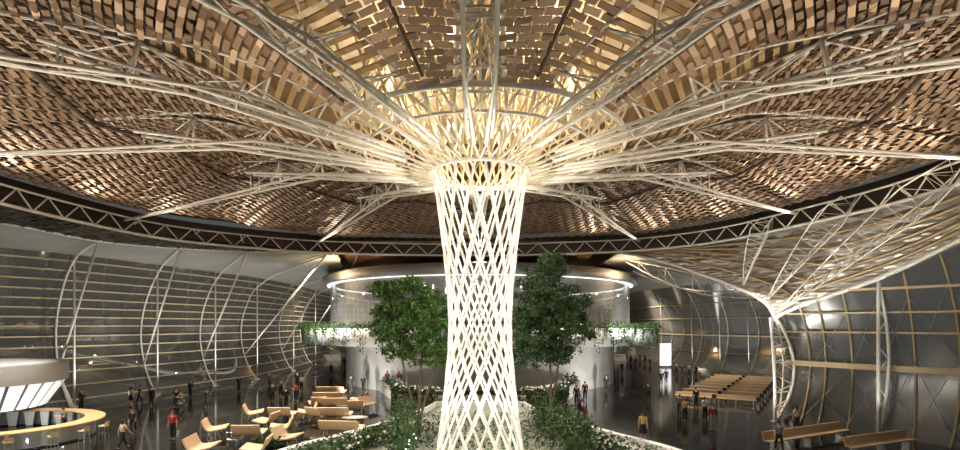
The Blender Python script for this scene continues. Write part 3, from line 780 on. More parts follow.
# ------------------------------------------------------------------ planter islands
def oval_ring(c, rx, ry, w0, z0, z1, n=96, gap=None):
    mb = MB(); mb.lathe([(1, z0), (1, z1), (1 - w0 / rx, z1), (1 - w0 / rx, z0)], c, n, rx, ry); return mb
isl = thing('planter_island', 'wide oval planter with a white rim around the foot of the white column', 'planter', (0, 24.5, 0))
OUT = [(0, 11.5), (6.5, 13), (10.4, 17.5), (11.0, 22), (10.1, 26), (8.2, 29.4), (5.9, 34), (4.4, 38), (3.7, 41.6)]
oc = spline([V((x, y, 0)) for x, y in OUT], 5); outl = oc + [V((-p.x, p.y, 0)) for p in oc[:0:-1]]
def inset_of(p, d):
    k = V((p.x * .82, 23 + (p.y - 23) * .8, 0)); return p + (k - p).normalized() * d
mb = MB(); mb.grid([outl, [p + V((0, 0, .75)) for p in outl], [inset_of(p, .45) + V((0, 0, .75)) for p in outl], [inset_of(p, .45) for p in outl]], closed=True)
obj('rim', mb, M['whitep'], isl, False, True)
mb = MB(); mb.grid([[V((p.x * f, 24 + (p.y - 24) * f, .38)) for p in [inset_of(q, .3) for q in outl]] for f in (1, .7, .4, .01)], closed=True); obj('soil', mb, M['pebble'], isl, True, True)
isb = thing('planter_island', 'second round planter with pale plaster walls between the column and the pavilion', 'planter', (0, 51, 0))
BK = [(3.9, 41.9), (5.6, 42.4), (7.3, 44.4), (8.5, 47.6), (9.7, 50.8), (10.9, 54.2)]
bk = spline([V((x, y, 0)) for x, y in BK], 5); bkl = [V((-p.x, p.y, 0)) for p in bk[::-1]] + bk
def bk_in(p, d): return p + (V((p.x * .6, 53, 0)) - p).normalized() * d
mb = MB(); mb.grid([bkl, [p + V((0, 0, 1.15)) for p in bkl], [bk_in(p, .4) + V((0, 0, 1.15)) for p in bkl], [bk_in(p, .4) for p in bkl]])
obj('rim', mb, mat('planter_plaster', (.34, .33, .30), .8), isb, True, True)
mb = MB(); mb.grid([[bk_in(p, .3) + V((0, 0, .5)) for p in bkl], [V((bk_in(p, .3).x * .75, min(52.5, 46 + (p.y - 41.9) * .5), .5)) for p in bkl], [V((p.x * .5, 50, .5)) for p in bkl]]); obj('soil', mb, M['soil'], isb, True, True)
def hedge_pts(segs, n, w, h, z0):
    out = []
    for _ in range(n):
        k = random.randrange(len(segs) - 1); a, c = V(segs[k]), V(segs[k + 1]); p = a.lerp(c, R())
        out.append(V((p.x + random.gauss(0, w * .42), p.y + random.gauss(0, w * .42), z0 + h * R() ** .8 * (1 - .15 * R()))))
    return out
def hedge(label, segs, n, w, h, z0, size=.2, m='leafC', core=True):
    ctr = V(segs[0]); root = thing('hedge', label, 'hedge', (ctr.x, ctr.y, z0))
    obj('foliage', leaves(hedge_pts(segs, n, w, h, z0), size), M[m], root, False, True)
    if core:
        mb = MB(); cs = spline([(V(s).x, V(s).y, z0 + h * .42) for s in segs], 4); mb.tube(cs, [min(w * .42, h * .4)] * len(cs), 7); obj('woody_core', mb, M['leafC'], root, False, True)
    return root
hedge('tall clipped green hedge block to the left of the white column foot', [(-4.9, 33.2), (-4.6, 31), (-4.2, 28), (-4.0, 25)], 8000, .75, 1.9, .36)
hedge('tall clipped green hedge block to the right of the white column foot', [(4.3, 34), (4.6, 31), (4.9, 28), (5.1, 25)], 8000, .95, 2.0, .36)
def oval_pts(c, rx, ry, a0, a1, n): return [(c[0] + rx * math.cos(a0 + (a1 - a0) * k / n), c[1] + ry * math.sin(a0 + (a1 - a0) * k / n)) for k in range(n + 1)]
hedge('leafy low hedge along the white planter rim beside the lounge seats', [(-9.3, 20), (-8.9, 23), (-8.0, 26), (-6.2, 29.2), (-4.6, 32.2)], 8000, 1.35, .62, .36, .22)
hedge('leafy low hedge along the white planter rim facing the bench rows', [(9.0, 20), (8.7, 23), (7.8, 26), (6.1, 29.2), (4.6, 32.2)], 5000, 1.35, .55, .36, .22)
hl = [bk_in(p, 1.0) for p in bk]
hedge('low green hedge crowning the plaster planter on the lounge side', [(-p.x, p.y) for p in hl], 4200, .75, 1.15, .55, .24)
dp = []
for _ in range(2200):
    p = bk[int(R() * 14)]; p = p.lerp(bk[bk.index(p) + 1], R()); q = bk_in(p, -.12); dp.append(((1 if R() < .5 else -1) * q.x, q.y, 1.3 - 1.2 * R() ** 1.6))
for _ in range(700): dp.append((U(-4, 4), 41.75 + U(-.1, .1), 1.3 - 1.2 * R()))
tag(obj('ivy', leaves(dp, .2), M['ivy']), 'green ivy trailing down the wall of the plaster planter behind the column', 'ivy', kind='stuff')
hedge('low green hedge crowning the plaster planter on the bench side', [(p.x, p.y) for p in hl], 4200, .75, 1.15, .55, .24)
def rim_pts(sx, n):
    out = []
    for _ in range(n):
        p = oc[int(U(14, 32))].lerp(oc[int(U(14, 32))], 0); q = inset_of(p, U(.7, 2.9)); out.append((sx * q.x + U(-.25, .25), q.y + U(-.25, .25), .5 + U(0, .45)))
    return out
def flowers(name, label, pts, size):
    mb = MB()
    for p in pts:
        n = V((U(-.5, .5), U(-1, -.1), U(.3, 1))).normalized(); a = n.orthogonal().normalized(); c = n.cross(a); p = V(p)
        k = 5; o = len(mb.v); mb.v.append(tuple(p))
        for j in range(10):
            r = size * (1 if j % 2 == 0 else .45); t = 2 * PI * j / 10
            mb.v.append(tuple(p + (a * math.cos(t) + c * math.sin(t)) * r + n * (.02 if j % 2 else .05)))
        mb.f += [(o, o + 1 + j, o + 1 + (j + 1) % 10) for j in range(10)]
    ob = obj(name, mb, M['flower']); tag(ob, label, 'flowers', kind='stuff')
def disc_pts(c, rx, ry, a0, a1, k0, k1, z, n):
    out = []
    for _ in range(n):
        a = U(a0, a1); k = U(k0, k1); out.append((c[0] + rx * k * math.cos(a), c[1] + ry * k * math.sin(a), z + U(0, .35)))
    return out
flowers('white_flowers', 'white blossoms scattered through the hedge beside the lounge seats', rim_pts(-1, 260), .11)
flowers('white_flowers', 'mass of white blossoms inside the planter rim facing the bench rows', rim_pts(1, 800), .12)
flowers('white_flowers', 'white blossoms among the hedges of the plaster planter behind the column', [((1 if k_ % 2 else -1) * (hl[k_ % len(hl)].x + U(-.6, .6)), hl[k_ % len(hl)].y + U(-.6, .6), 1.45 + U(0, .3)) for k_ in range(260)], .13)
mb_pts = [(U(-4.2, 4.2), U(26.5, 37.5), .42 + U(0, .25)) for _ in range(1700)]
tag(obj('groundcover_leaves', leaves(mb_pts, .2), M['leafC']), 'sparse green groundcover on the pale pebbles behind the column foot', 'groundcover', kind='stuff')
# ivy over the pavilion parapet
ip = []
for _ in range(11500):
    a = U(PI * .98, PI * 2.02); q = R()
    if q < .66: r = 22.5 + random.gauss(0, .35); z = 6.75 + U(-.25, .75) * U(.4, 1)
    else:
        st_ = random.randrange(230); a = PI * .98 + PI * 1.04 * (st_ + .5 * math.sin(st_ * 7.3)) / 230; r = 22.75 + U(0, .12)
        z = 6.7 - (.5 + 2.3 * abs(math.sin(st_ * 12.9898)) ** 1.5) * R()
    ip.append(PC + V((r * math.cos(a), r * math.sin(a), z)))
tag(obj('ivy', leaves(ip, .20), M['ivy']), 'dark trailing ivy spilling over the white balcony of the pavilion', 'ivy', kind='stuff')


# ------------------------------------------------------------------ lounge seats
def seat_parts(root, w):
    prof = [(-.62, .98), (-.56, .82), (-.46, .60), (-.38, .47), (-.27, .42), (-.1, .42), (.2, .46), (.58, .54)]
    th = .035
    def panel(pr):
        mb = MB(); k = len(pr); rows = []
        up = []; dn = []
        for i, (x, z) in enumerate(pr):
            a, c = pr[max(0, i - 1)], pr[min(k - 1, i + 1)]; d = V((c[0] - a[0], 0, c[1] - a[1])).normalized(); n = V((-d.z, 0, d.x))
            up.append(V((x, 0, z)) + n * th); dn.append(V((x, 0, z)) - n * th)
        loop = up + dn[::-1]; vs = [p + V((0, y, 0)) for y in (-w / 2, w / 2) for p in loop]; m = len(loop)
        fs = [(j, (j + 1) % m, m + (j + 1) % m, m + j) for j in range(m)]
        for o in (0, m):
            fs += [(o + i, o + i + 1, o + m - 2 - i, o + m - 1 - i) for i in range(k - 1)]
        return mb.add(vs, fs)
    obj('seat', panel(prof[3:]), M['seat'], root); obj('backrest', panel(prof[:4]), M['seat'], root)
    for s in (-1, 1):
        y = s * (w / 2 - .18)
        mb = MB(); mb.tube([(-.2, y, .40), (-.34, y, .04), (-.36, y, .0)], .022, 6); obj('leg', mb, M['chrome'], root, True)
        mb = MB(); mb.tube([(.12, y, .42), (.26, y, .04), (.28, y, .0)], .022, 6); obj('leg', mb, M['chrome'], root, True)
    mb = MB(); mb.box((-.02, 0, .395), (.05, w - .3, .03)); mb.box((-.16, 0, .385), (.05, w - .3, .03)); obj('under_frame', mb, M['chrome'], root)
protos = {}
def lounge(px, py, face, w, label):
    p = ground(px, py); rz = math.radians(face)
    if w not in protos:
        r = thing('lounge_seat', label, 'lounge seat', p, rz, 'bent plywood lounge seats'); seat_parts(r, w); protos[w] = r; r.scale = (1.13,) * 3
    else: dup(protos[w], p, rz, label)
P_ = 'pale bent-plywood lounge seat '
for a in [
 (216, 436, 18, 1.35, P_ + 'with thin steel legs, left of the square glass side table'),
 (254, 419, 20, 1.35, P_ + 'standing alone nearest the left glass wall'),
 (250, 441, 92, 1.5, P_ + 'turned away, right beside the square glass side table'),
 (203, 456, 8, 1.5, P_ + 'at the bottom edge, closest to the bar stools'),
 (256, 457, 190, 1.3, P_ + 'cut by the bottom edge, facing the bar'),
 (266, 428, 175, 1.2, P_ + 'facing the bar, upper one behind the dark shrub'),
 (281, 434, 200, 1.3, P_ + 'facing the bar, lower one behind the dark shrub'),
 (288, 445, -5, 1.3, P_ + 'beside the planter rim, next to the glass-topped coffee table'),
 (283, 421, 85, 1.5, P_ + 'turned away, in front of the standing man in black'),
 (307, 418, 200, 1.4, P_ + 'facing the bar, at the lower left of the sofa cluster'),
 (358, 405, 185, 1.2, P_ + 'at the back of the sofa cluster, facing the seated person'),
 (370, 410, -35, 1.25, P_ + 'at the end of the sofa cluster closest to the plaster planter'),
 (318, 421, 60, 1.2, P_ + 'half hidden behind the widest sofa'),
 (317, 409, 120, 1.1, P_ + 'half hidden at the left end of the middle sofa'),
 (356, 413, 100, 1.1, P_ + 'turned away, directly behind the bigger white oval table')]: lounge(*a)
Q_ = 'wide pale plywood lounge sofa '
for a in [
 (342, 436, 84, 2.3, Q_ + 'nearest the planter rim, back turned, widest of the cluster'),
 (336, 421, 88, 2.0, Q_ + 'mid-cluster, between the two white oval tables'),
 (336, 410, 92, 1.9, Q_ + 'holding the person dressed in grey'),
 (330, 403.5, 90, 2.4, Q_ + 'second from the back of the cluster'),
 (332, 397, 92, 2.3, Q_ + 'furthest back in the cluster, by the pavilion')]: lounge(*a)
# tables
def oval_table(px, py, label, s):
    r = thing('oval_table', label, 'table', ground(px, py), 0, 'white oval tables')
    mb = MB(); mb.lathe([(.01, .40), (.97, .40), (1, .42), (.99, .44), (.01, .445)], n=32, sx=.95 * s, sy=.6 * s); obj('tabletop', mb, M['whitep'], r, True)
    mb = MB(); mb.lathe([(.05, .40), (.06, .1), (.3, .03), (.32, 0), (.01, 0)], n=20); obj('pedestal', mb, M['whitep'], r, True)
oval_table(355, 423, 'bigger white oval low table beside the middle sofa', 1.0)
oval_table(344.5, 410.5, 'smaller white oval low table behind the middle sofa', .75)
gt = thing('side_table', 'square glass side table with a pale steel frame among the lounge seats', 'table', ground(235, 439))
mb = MB()
for x in (-.38, .38):
    for y in (-.3, .3): mb.tube([(x, y, 0), (x, y, .5)], .022, 5)
for z in (.49, .03):
    mb.tube([(-.38, -.3, z), (.38, -.3, z), (.38, .3, z), (-.38, .3, z)], .022, 5, True)
obj('frame', mb, M['chrome'], gt); mb = MB(); mb.box((0, 0, .52), (.8, .64, .015)); obj('tabletop', mb, M['tglass'], gt)
ct = thing('coffee_table', 'low coffee table with green-tinted glass top and timber sides by the planter rim', 'table', ground(319, 446.5), .15)
mb = MB(); mb.box((0, 0, .47), (1.7, .8, .02)); obj('tabletop', mb, M['tglass'], ct)
mb = MB(); mb.box((0, -.36, .3), (1.55, .05, .3)); mb.box((0, .36, .3), (1.55, .05, .3)); mb.box((-.76, 0, .3), (.05, .7, .3)); mb.box((.76, 0, .3), (.05, .7, .3)); mb.box((0, 0, .16), (1.5, .7, .03)); obj('body', mb, M['seat'], ct)
for x in (-.7, .7):
    for y in (-.32, .32):
        mb = MB(); mb.tube([(x, y, 0), (x, y, .46)], .025, 6); obj('leg', mb, M['chrome'], ct)
# dark floor shrub between seats
p = ground(290, 449); sh = thing('shrub', 'low dark green shrub between the lounge seats at the bottom edge', 'shrub', (p.x - 1.3, p.y + .6, 0))
obj('foliage', leaves(blob_pts((p.x - 1.3, p.y + .6, .3), (1.1, .7, .35), 900, .2), .16), M['ivy'], sh, False, True)

# ------------------------------------------------------------------ bench rows (right)
def bench_parts(root, L_):
    mb = MB(); mb.box((0, 0, .44), (L_, .55, .07)); obj('seat', mb, M['bench'], root)
    mb = MB(); mb.bx((0, .32, .60 if L_ < 4 else .68), (L_ / 2, 0, 0), (0, .03, .01), (0, .05, .13 if L_ < 4 else .22)); obj('backrest', mb, M['bench'], root)
    for x in (-L_ * .42, 0, L_ * .42):
        mb = MB(); mb.box((x, .05, .205), (.09, .42, .41)); mb.box((x, .3, .5), (.06, .05, .3)); obj('leg', mb, M['chrome'], root)
ordn = ['first', 'second', 'third', 'fourth', 'fifth', 'sixth', 'seventh', 'last']
A0, A1 = V((18.6, 47.7, 0)), V((24.2, 44.0, 0)); step = V((1.66, 2.42, 0)); rz = math.atan2(A1.y - A0.y, A1.x - A0.x)
ux = (A1 - A0).normalized(); bproto = None; tproto = None
for k in range(8):
    for s in (0, 1):
        c = A0 + step * k + ux * (1.65 + 3.55 * s)
        lab = 'timber bench in the %s row counted from the viewer, half nearer the %s' % (ordn[k], ('column', 'tall support')[s])
        if bproto is None: bproto = thing('bench', lab, 'bench', c, rz, 'timber benches in eight rows'); bench_parts(bproto, 3.3)
        else: dup(bproto, c, rz, lab)
    for s in (0, 1):
        c = A0 + step * k + ux * (3.43 + 3.55 * s)
        lab = 'small black side box at the %s of the %s bench row from the viewer' % (('middle', 'support-side end')[s], ordn[k])
        if tproto is None:
            tproto = thing('side_box', lab, 'side box', c, rz, 'black boxes between the benches')
            mb = MB(); mb.box((0, 0, .58), (.30, .5, .36)); obj('body', mb, M['black'], tproto)
            mb = MB(); mb.box((0, 0, .2), (.1, .3, .42)); obj('pedestal', mb, M['chrome'], tproto)
        else: dup(tproto, c, rz, lab)
for (pa, pb, lab) in ((ground(768, 449), ground(846, 436.5), 'long timber bench with a back, at the foot of the tall lattice support'), (ground(850, 455), ground(912, 446), 'long timber bench with a back, cut by the bottom edge beside the dark glass wall')):
    c = (pa + pb) / 2; d = pb - pa
    r = thing('bench', lab, 'bench', c, math.atan2(d.y, d.x), 'long benches by the right glass wall'); bench_parts(r, d.length)

# ------------------------------------------------------------------ bar counter, stools and kiosk
bc = V((-30.7, 30.9, 0)); RX, RY = 6.5, 5.2
bar = thing('bar_counter', 'oval bar counter with pale timber top and white glass fins', 'counter', bc)
def orow(rx, ry, z, n=72): return [bc + V((rx * math.cos(2 * PI * k / n), ry * math.sin(2 * PI * k / n), z)) for k in range(n)]
mb = MB(); mb.grid([orow(RX, RY, 1.04), orow(RX, RY, 1.12), orow(RX - 1.15, RY - 1.0, 1.12), orow(RX - 1.15, RY - 1.0, 1.04), orow(RX, RY, 1.04)], closed=True); obj('countertop', mb, mat('counter_timber', (.50, .34, .17), .45), bar, False, True)
mb = MB(); mb.grid([orow(RX - .55, RY - .5, .02), orow(RX - .55, RY - .5, 1.04)], closed=True); mb.grid([orow(RX - .62, RY - .57, .02), orow(RX - .62, RY - .57, 1.04)], closed=True); obj('glass_front', mb, M['frost'], bar, True, True)
for k in range(34):
    a = 2 * PI * (k + .5) / 34
    o, i_ = bc + V(((RX - .25) * math.cos(a), (RY - .25) * math.sin(a), 0)), bc + V(((RX - .95) * math.cos(a), (RY - .85) * math.sin(a), 0)); t = (o - i_).cross(V((0, 0, 1))).normalized()
    mb = MB(); vs = [i_ + t * .2 + V((0, 0, .03)), i_ - t * .2 + V((0, 0, .03)), i_ - t * .34 + V((0, 0, 1.03)), i_ + t * .34 + V((0, 0, 1.03))]
    vs += [v + (o - i_) * .12 for v in vs]; mb.add(vs, [(0, 1, 2, 3), (7, 6, 5, 4), (0, 4, 5, 1), (1, 5, 6, 2), (2, 6, 7, 3), (3, 7, 4, 0)])
    obj('glass_fin', mb, M['whitep'], bar, False, True)
mb = MB(); mb.grid([orow(RX - .5, RY - .45, .001), orow(RX - .5, RY - .45, .1), orow(RX - .7, RY - .62, .1), orow(RX - .7, RY - .62, .001)], closed=True); obj('plinth', mb, M['black'], bar, False, True)
sl = ['timber bar stool at the far end of the row along the counter', 'timber bar stool second in the row, behind the counter tip', 'timber bar stool third in the row, at the counter tip', 'timber bar stool fourth in the row along the counter', 'timber bar stool at the near end of the row along the counter']
sproto = None
for k, ang in enumerate((.10, -.16, -.44, -.74, -1.05)):
    c = bc + V(((RX + .55) * math.cos(ang), (RY + .55) * math.sin(ang), 0))
    if sproto is None:
        sproto = thing('bar_stool', sl[k], 'stool', c, ang, 'bar stools')
        mb = MB(); mb.box((0, 0, .77), (.42, .42, .07)); mb.bx((.2, 0, .92), (.02, 0, .01), (0, .2, 0), (.03, 0, .12)); obj('seat', mb, M['seat'], sproto)
        for x in (-.17, .17):
            for y in (-.17, .17):
                mb = MB(); mb.tube([(x * .9, y * .9, .74), (x * 1.15, y * 1.15, 0)], .018, 5); obj('leg', mb, M['chrome'], sproto)
        mb = MB(); mb.tube([(-.18, -.18, .3), (.18, -.18, .3), (.18, .18, .3), (-.18, .18, .3)], .012, 5, True); obj('footrest', mb, M['chrome'], sproto)
    else: dup(sproto, c, ang, sl[k])
kc = V((-35.7, 34.8, 0)); KR = 5.5
ko = thing('kiosk', 'round kiosk with white roof, grey ribbed fascia and slanted backlit panels behind the bar counter', 'kiosk', kc)
def kl(name, prof, m, smooth=False, n=72):
    mb = MB(); mb.lathe(prof, kc, n); return obj(name, mb, m, ko, smooth, True)
kl('roof_top', [(.02, 4.42), (KR - .38, 4.42)], M['whitep'])
kl('roof_rim', [(KR - .38, 4.42), (KR - .36, 4.47), (KR - .04, 4.45), (KR, 4.4)], M['fascia'])
pr = []
for k in range(9):
    z = 4.38 - k * .145; pr += [(KR, z), (KR, z - .1), (KR - .04, z - .102), (KR - .04, z - .143)]
kl('fascia_slats', pr, M['fascia'])
kl('roof_underside', [(KR - .04, 3.1), (.02, 3.1)], M['fascia2'])
for k in range(30):
    a0, a1 = 2 * PI * (k + .10) / 30, 2 * PI * (k + .90) / 30
    mb = MB(); rows = [[kc + V((r * math.cos(a), r * math.sin(a), z)) for a in (a0, (a0 + a1) / 2, a1)] for r, z in ((KR - .15, 3.1), (KR - 1.3, 1.3))]
    mb.grid(rows, (.0, 0, .04)); obj('backlit_panel', mb, M['lit'], ko, False, True)
kl('panel_backing', [(KR - .25, 3.1), (KR - 1.42, 1.28)], M['fascia2'])
kl('stem', [(KR - 1.4, 1.3), (1.0, 1.25), (.9, 0)], M['fascia2'], n=32)
for a in (.42, 1.0):
    mb = MB(); mb.tube([kc + V(((KR - .3) * math.cos(a), (KR - .3) * math.sin(a), 3.15)), kc + V(((KR + .75) * math.cos(a), (KR + .75) * math.sin(a), 0))], .05, 6); obj('prop_leg', mb, M['whitep'], ko, True, True)

# lit sign in the right aisle
p = at(665.5, 356, 84); sg = thing('light_sign', 'tall bright white lit display panel standing beyond the bench rows', 'display', (p.x, p.y, 0))
mb = MB(); mb.box((p.x, p.y, 2.15), (1.85, .10, 3.7)); obj('screen', mb, M['screen'], sg, False, True)
mb = MB(); mb.box((p.x, p.y + .08, 2.15), (2.0, .1, 3.85)); mb.box((p.x, p.y + .05, .12), (1.2, .5, .24)); obj('case', mb, M['wallgrey'], sg, False, True)
# dark planters and low shop fronts far away
for px, w_, c_, lab in ((331, 4.2, 'plaster', 'pale lit shop counter far away on the lounge side of the pavilion'), (619, 3.2, 'plaster', 'pale lit shop counter far away on the bench side of the pavilion')):
    p = at(px, 360, 100); r = thing('shop_counter', lab, 'counter', (p.x, 100, 0))
    mb = MB(); mb.box((p.x, 100, .55), (w_, 1.0, 1.1)); obj('body', mb, M[c_], r, False, True)
    mb = MB(); mb.box((p.x, 100, 1.13), (w_ + .2, 1.2, .06)); obj('countertop', mb, M['whitep'], r, False, True)
mb = MB(); mb.box((24, 117.5, 2.2), (16, .3, 3.0)); struct('wall_shopfront', mb, mat('lit_shopfront', (.6, .5, .38), .6, emis=(1, .82, .6), es=.22))
mb = MB(); mb.box((-25, 117.5, 2.2), (12, .3, 3.0)); struct('wall_shopfront_2', mb, bpy.data.materials['lit_shopfront'])

# ------------------------------------------------------------------ people
dg_scene = bpy.context.scene
def skin_mesh(name, vs, es, rad, root=0, sub=1):
    me = bpy.data.meshes.new('tmp'); me.from_pydata([tuple(v) for v in vs], es, [])
    ob = bpy.data.objects.new('tmp', me); col.objects.link(ob)
    md = ob.modifiers.new('Skin', 'SKIN'); md.use_smooth_shade = True
    sv = me.skin_vertices[0].data
    for i, r in enumerate(rad):
        sv[i].radius = r if isinstance(r, tuple) else (r, r); sv[i].use_root = (i == root)
    if sub:
        s2 = ob.modifiers.new('Sub', 'SUBSURF'); s2.levels = sub; s2.render_levels = sub
    bpy.context.view_layer.update(); dg = bpy.context.evaluated_depsgraph_get()
    out = bpy.data.meshes.new_from_object(ob.evaluated_get(dg)); out.name = name
    bpy.data.objects.remove(ob); bpy.data.meshes.remove(me)
    out.polygons.foreach_set('use_smooth', [True] * len(out.polygons)); return out
def joints(pz):
    J = {}; fw = V((0, -1, 0)); up = V((0, 0, 1))
    lean = math.radians(pz.get('lean', 3)); tdir = (up * math.cos(lean) + fw * math.sin(lean))
    pel = V((0, 0, .95)); J['pel'] = pel; J['spine'] = pel + tdir * .20; J['chest'] = pel + tdir * .40; J['nb'] = pel + tdir * .52
    hd = (up * math.cos(lean * .8 + .12) + fw * math.sin(lean * .8 + .12)); J['neck'] = J['nb'] + tdir * .05
    J['h1'] = J['neck'] + hd * .075; J['h2'] = J['h1'] + hd * .07; J['h3'] = J['h2'] + hd * .055
    J['nose'] = J['h1'] + hd * .02 + fw * .115; J['hd'] = hd
    for s, n in ((1, 'L'), (-1, 'R')):
        a, b = math.radians(pz['leg' + n][0]), math.radians(pz['leg' + n][1])
        hip = pel + V((s * .095, 0, -.06)); kn = hip + (fw * math.sin(a) - up * math.cos(a)) * .42; an = kn + (fw * math.sin(a - b) - up * math.cos(a - b)) * .40
        J['hip' + n], J['kn' + n], J['an' + n] = hip, kn, an; J['toe' + n] = an + fw * .17 - up * .055 + V((s * .02, 0, 0)); J['heel' + n] = an - up * .06 - fw * -.03
        sa, e, o = (math.radians(x) for x in pz['arm' + n])
        sh = J['chest'] + tdir * .085 + V((s * .185, 0, 0)); el = sh + (fw * math.sin(sa) - up * math.cos(sa)) * .28 + V((s * .05, 0, 0)) * (1 + o); wr = el + (fw * math.sin(sa + e) - up * math.cos(sa + e)) * .25 + V((s * .02 * (1 - 2 * min(1, e)), 0, 0))
        J['sh' + n], J['el' + n], J['wr' + n] = sh, el, wr; J['pd' + n] = (wr - el).normalized()
    lowest = min(J['an' + n].z for n in 'LR') - .085
    for k, v in J.items():
        if k not in ('hd', 'pdL', 'pdR'): J[k] = v - up * lowest
    return J
def body_mesh(pz):
    J = joints(pz); vs, rd, es = [], [], []
    def a(p, r, par=None):
        vs.append(p); rd.append(r); i = len(vs) - 1
        if par is not None: es.append((par, i))
        return i
    pe = a(J['pel'], (.14, .10)); sp = a(J['spine'], (.125, .088), pe); ch = a(J['chest'], (.155, .10), sp); nb = a(J['nb'], .065, ch); ne = a(J['neck'], .05, nb)
    h1 = a(J['h1'], (.07, .078), ne); h2 = a(J['h2'], (.075, .09), h1); h3 = a(J['h3'], (.05, .06), h2)
    a(J['nose'], .014, h1)
    for s, n in ((1, 'L'), (-1, 'R')):
        a(J['h1'] + V((s * .088, .01, .02)), (.012, .02), h1)
        sh = a(J['sh' + n], .058, ch); el = a(J['el' + n], .043, sh); wr = a(J['wr' + n], .029, el)
        d = J['pd' + n]; side = V((1, 0, 0)); side = (side - d * side.x).normalized(); fwd = d.cross(side) * s
        pm = a(J['wr' + n] + d * .07, (.036, .02), wr)
        for q, (o, l) in enumerate(((.026, .078), (.009, .088), (-.009, .082), (-.026, .066))):
            b = J['wr' + n] + d * .11 + fwd * o
            k1 = a(b, .009, pm); k2 = a(b + d * l * .5 - side * s * .008, .0085, k1); a(b + d * l - side * s * .028, .007, k2)
        t1 = a(J['wr' + n] + d * .055 + fwd * .045, .011, wr); a(J['wr' + n] + d * .095 + fwd * .06, .009, t1)
        hp = a(J['hip' + n], .092, pe); kn = a(J['kn' + n], .058, hp); an = a(J['an' + n], .04, kn); a(J['toe' + n], .03, an)
    me = skin_mesh('body', vs, es, rd); J_ = J
    bm = bmesh.new(); bm.from_mesh(me)
    hd = J['hd']; f = V((0, -1, 0)); base = J['h1'] + hd * .045
    for s in (1, -1):
        g = bmesh.ops.create_icosphere(bm, subdivisions=1, radius=.012, matrix=Matrix.Translation(base + f * .082 + V((s * .03, 0, 0))))
        for fc in {fc for v in g['verts'] for fc in v.link_faces}: fc.material_index = 1
    g = bmesh.ops.create_icosphere(bm, subdivisions=1, radius=.018, matrix=Matrix.Translation(J['h1'] - hd * .035 + f * .072) @ Matrix.Diagonal((1.3, .5, .35, 1)))
    for fc in {fc for v in g['verts'] for fc in v.link_faces}: fc.material_index = 2
    bm.to_mesh(me); bm.free()
    return me, J
SKINS = [mat('skin_a', (.55, .34, .24), .6), mat('skin_b', (.40, .24, .16), .6)]
EYE, LIP = mat('eye_dark', (.02, .015, .012), .3), mat('lip', (.4, .16, .13), .5)
def chain_mesh(name, J, names, fat, extra=None):
    vs, rd, es, idx = [], [], [], {}
    for chain in names:
        for i, (k, r) in enumerate(chain):
            if k not in idx:
                vs.append(J[k]); rd.append(r); idx[k] = len(vs) - 1
            if i: 
                e = (idx[chain[i - 1][0]], idx[k])
                if e not in es: es.append(e)
    return skin_mesh(name, vs, es, rd)
_pz = {}
POSES = {
 'stand': dict(legL=(3, 2), legR=(-3, 2), armL=(3, 10, 0), armR=(-2, 12, 0)),
 'stride': dict(legL=(24, 6), legR=(-18, 14), armL=(-22, 12, 0), armR=(24, 18, 0), lean=5),
 'stroll': dict(legL=(-12, 12), legR=(14, 4), armL=(14, 20, 0), armR=(-12, 8, 0), lean=4),
 'hold': dict(legL=(4, 4), legR=(-4, 2), armL=(15, 80, 0), armR=(10, 85, 0), lean=4),
 'phone': dict(legL=(2, 2), legR=(-3, 3), armL=(2, 8, 0), armR=(35, 120, .3), lean=4),
 'bend': dict(legL=(10, 8), legR=(-6, 6), armL=(45, 30, 0), armR=(40, 35, 0), lean=32),
 'sit': dict(legL=(82, 80), legR=(80, 78), armL=(30, 50, 0), armR=(28, 55, 0), lean=-4)}
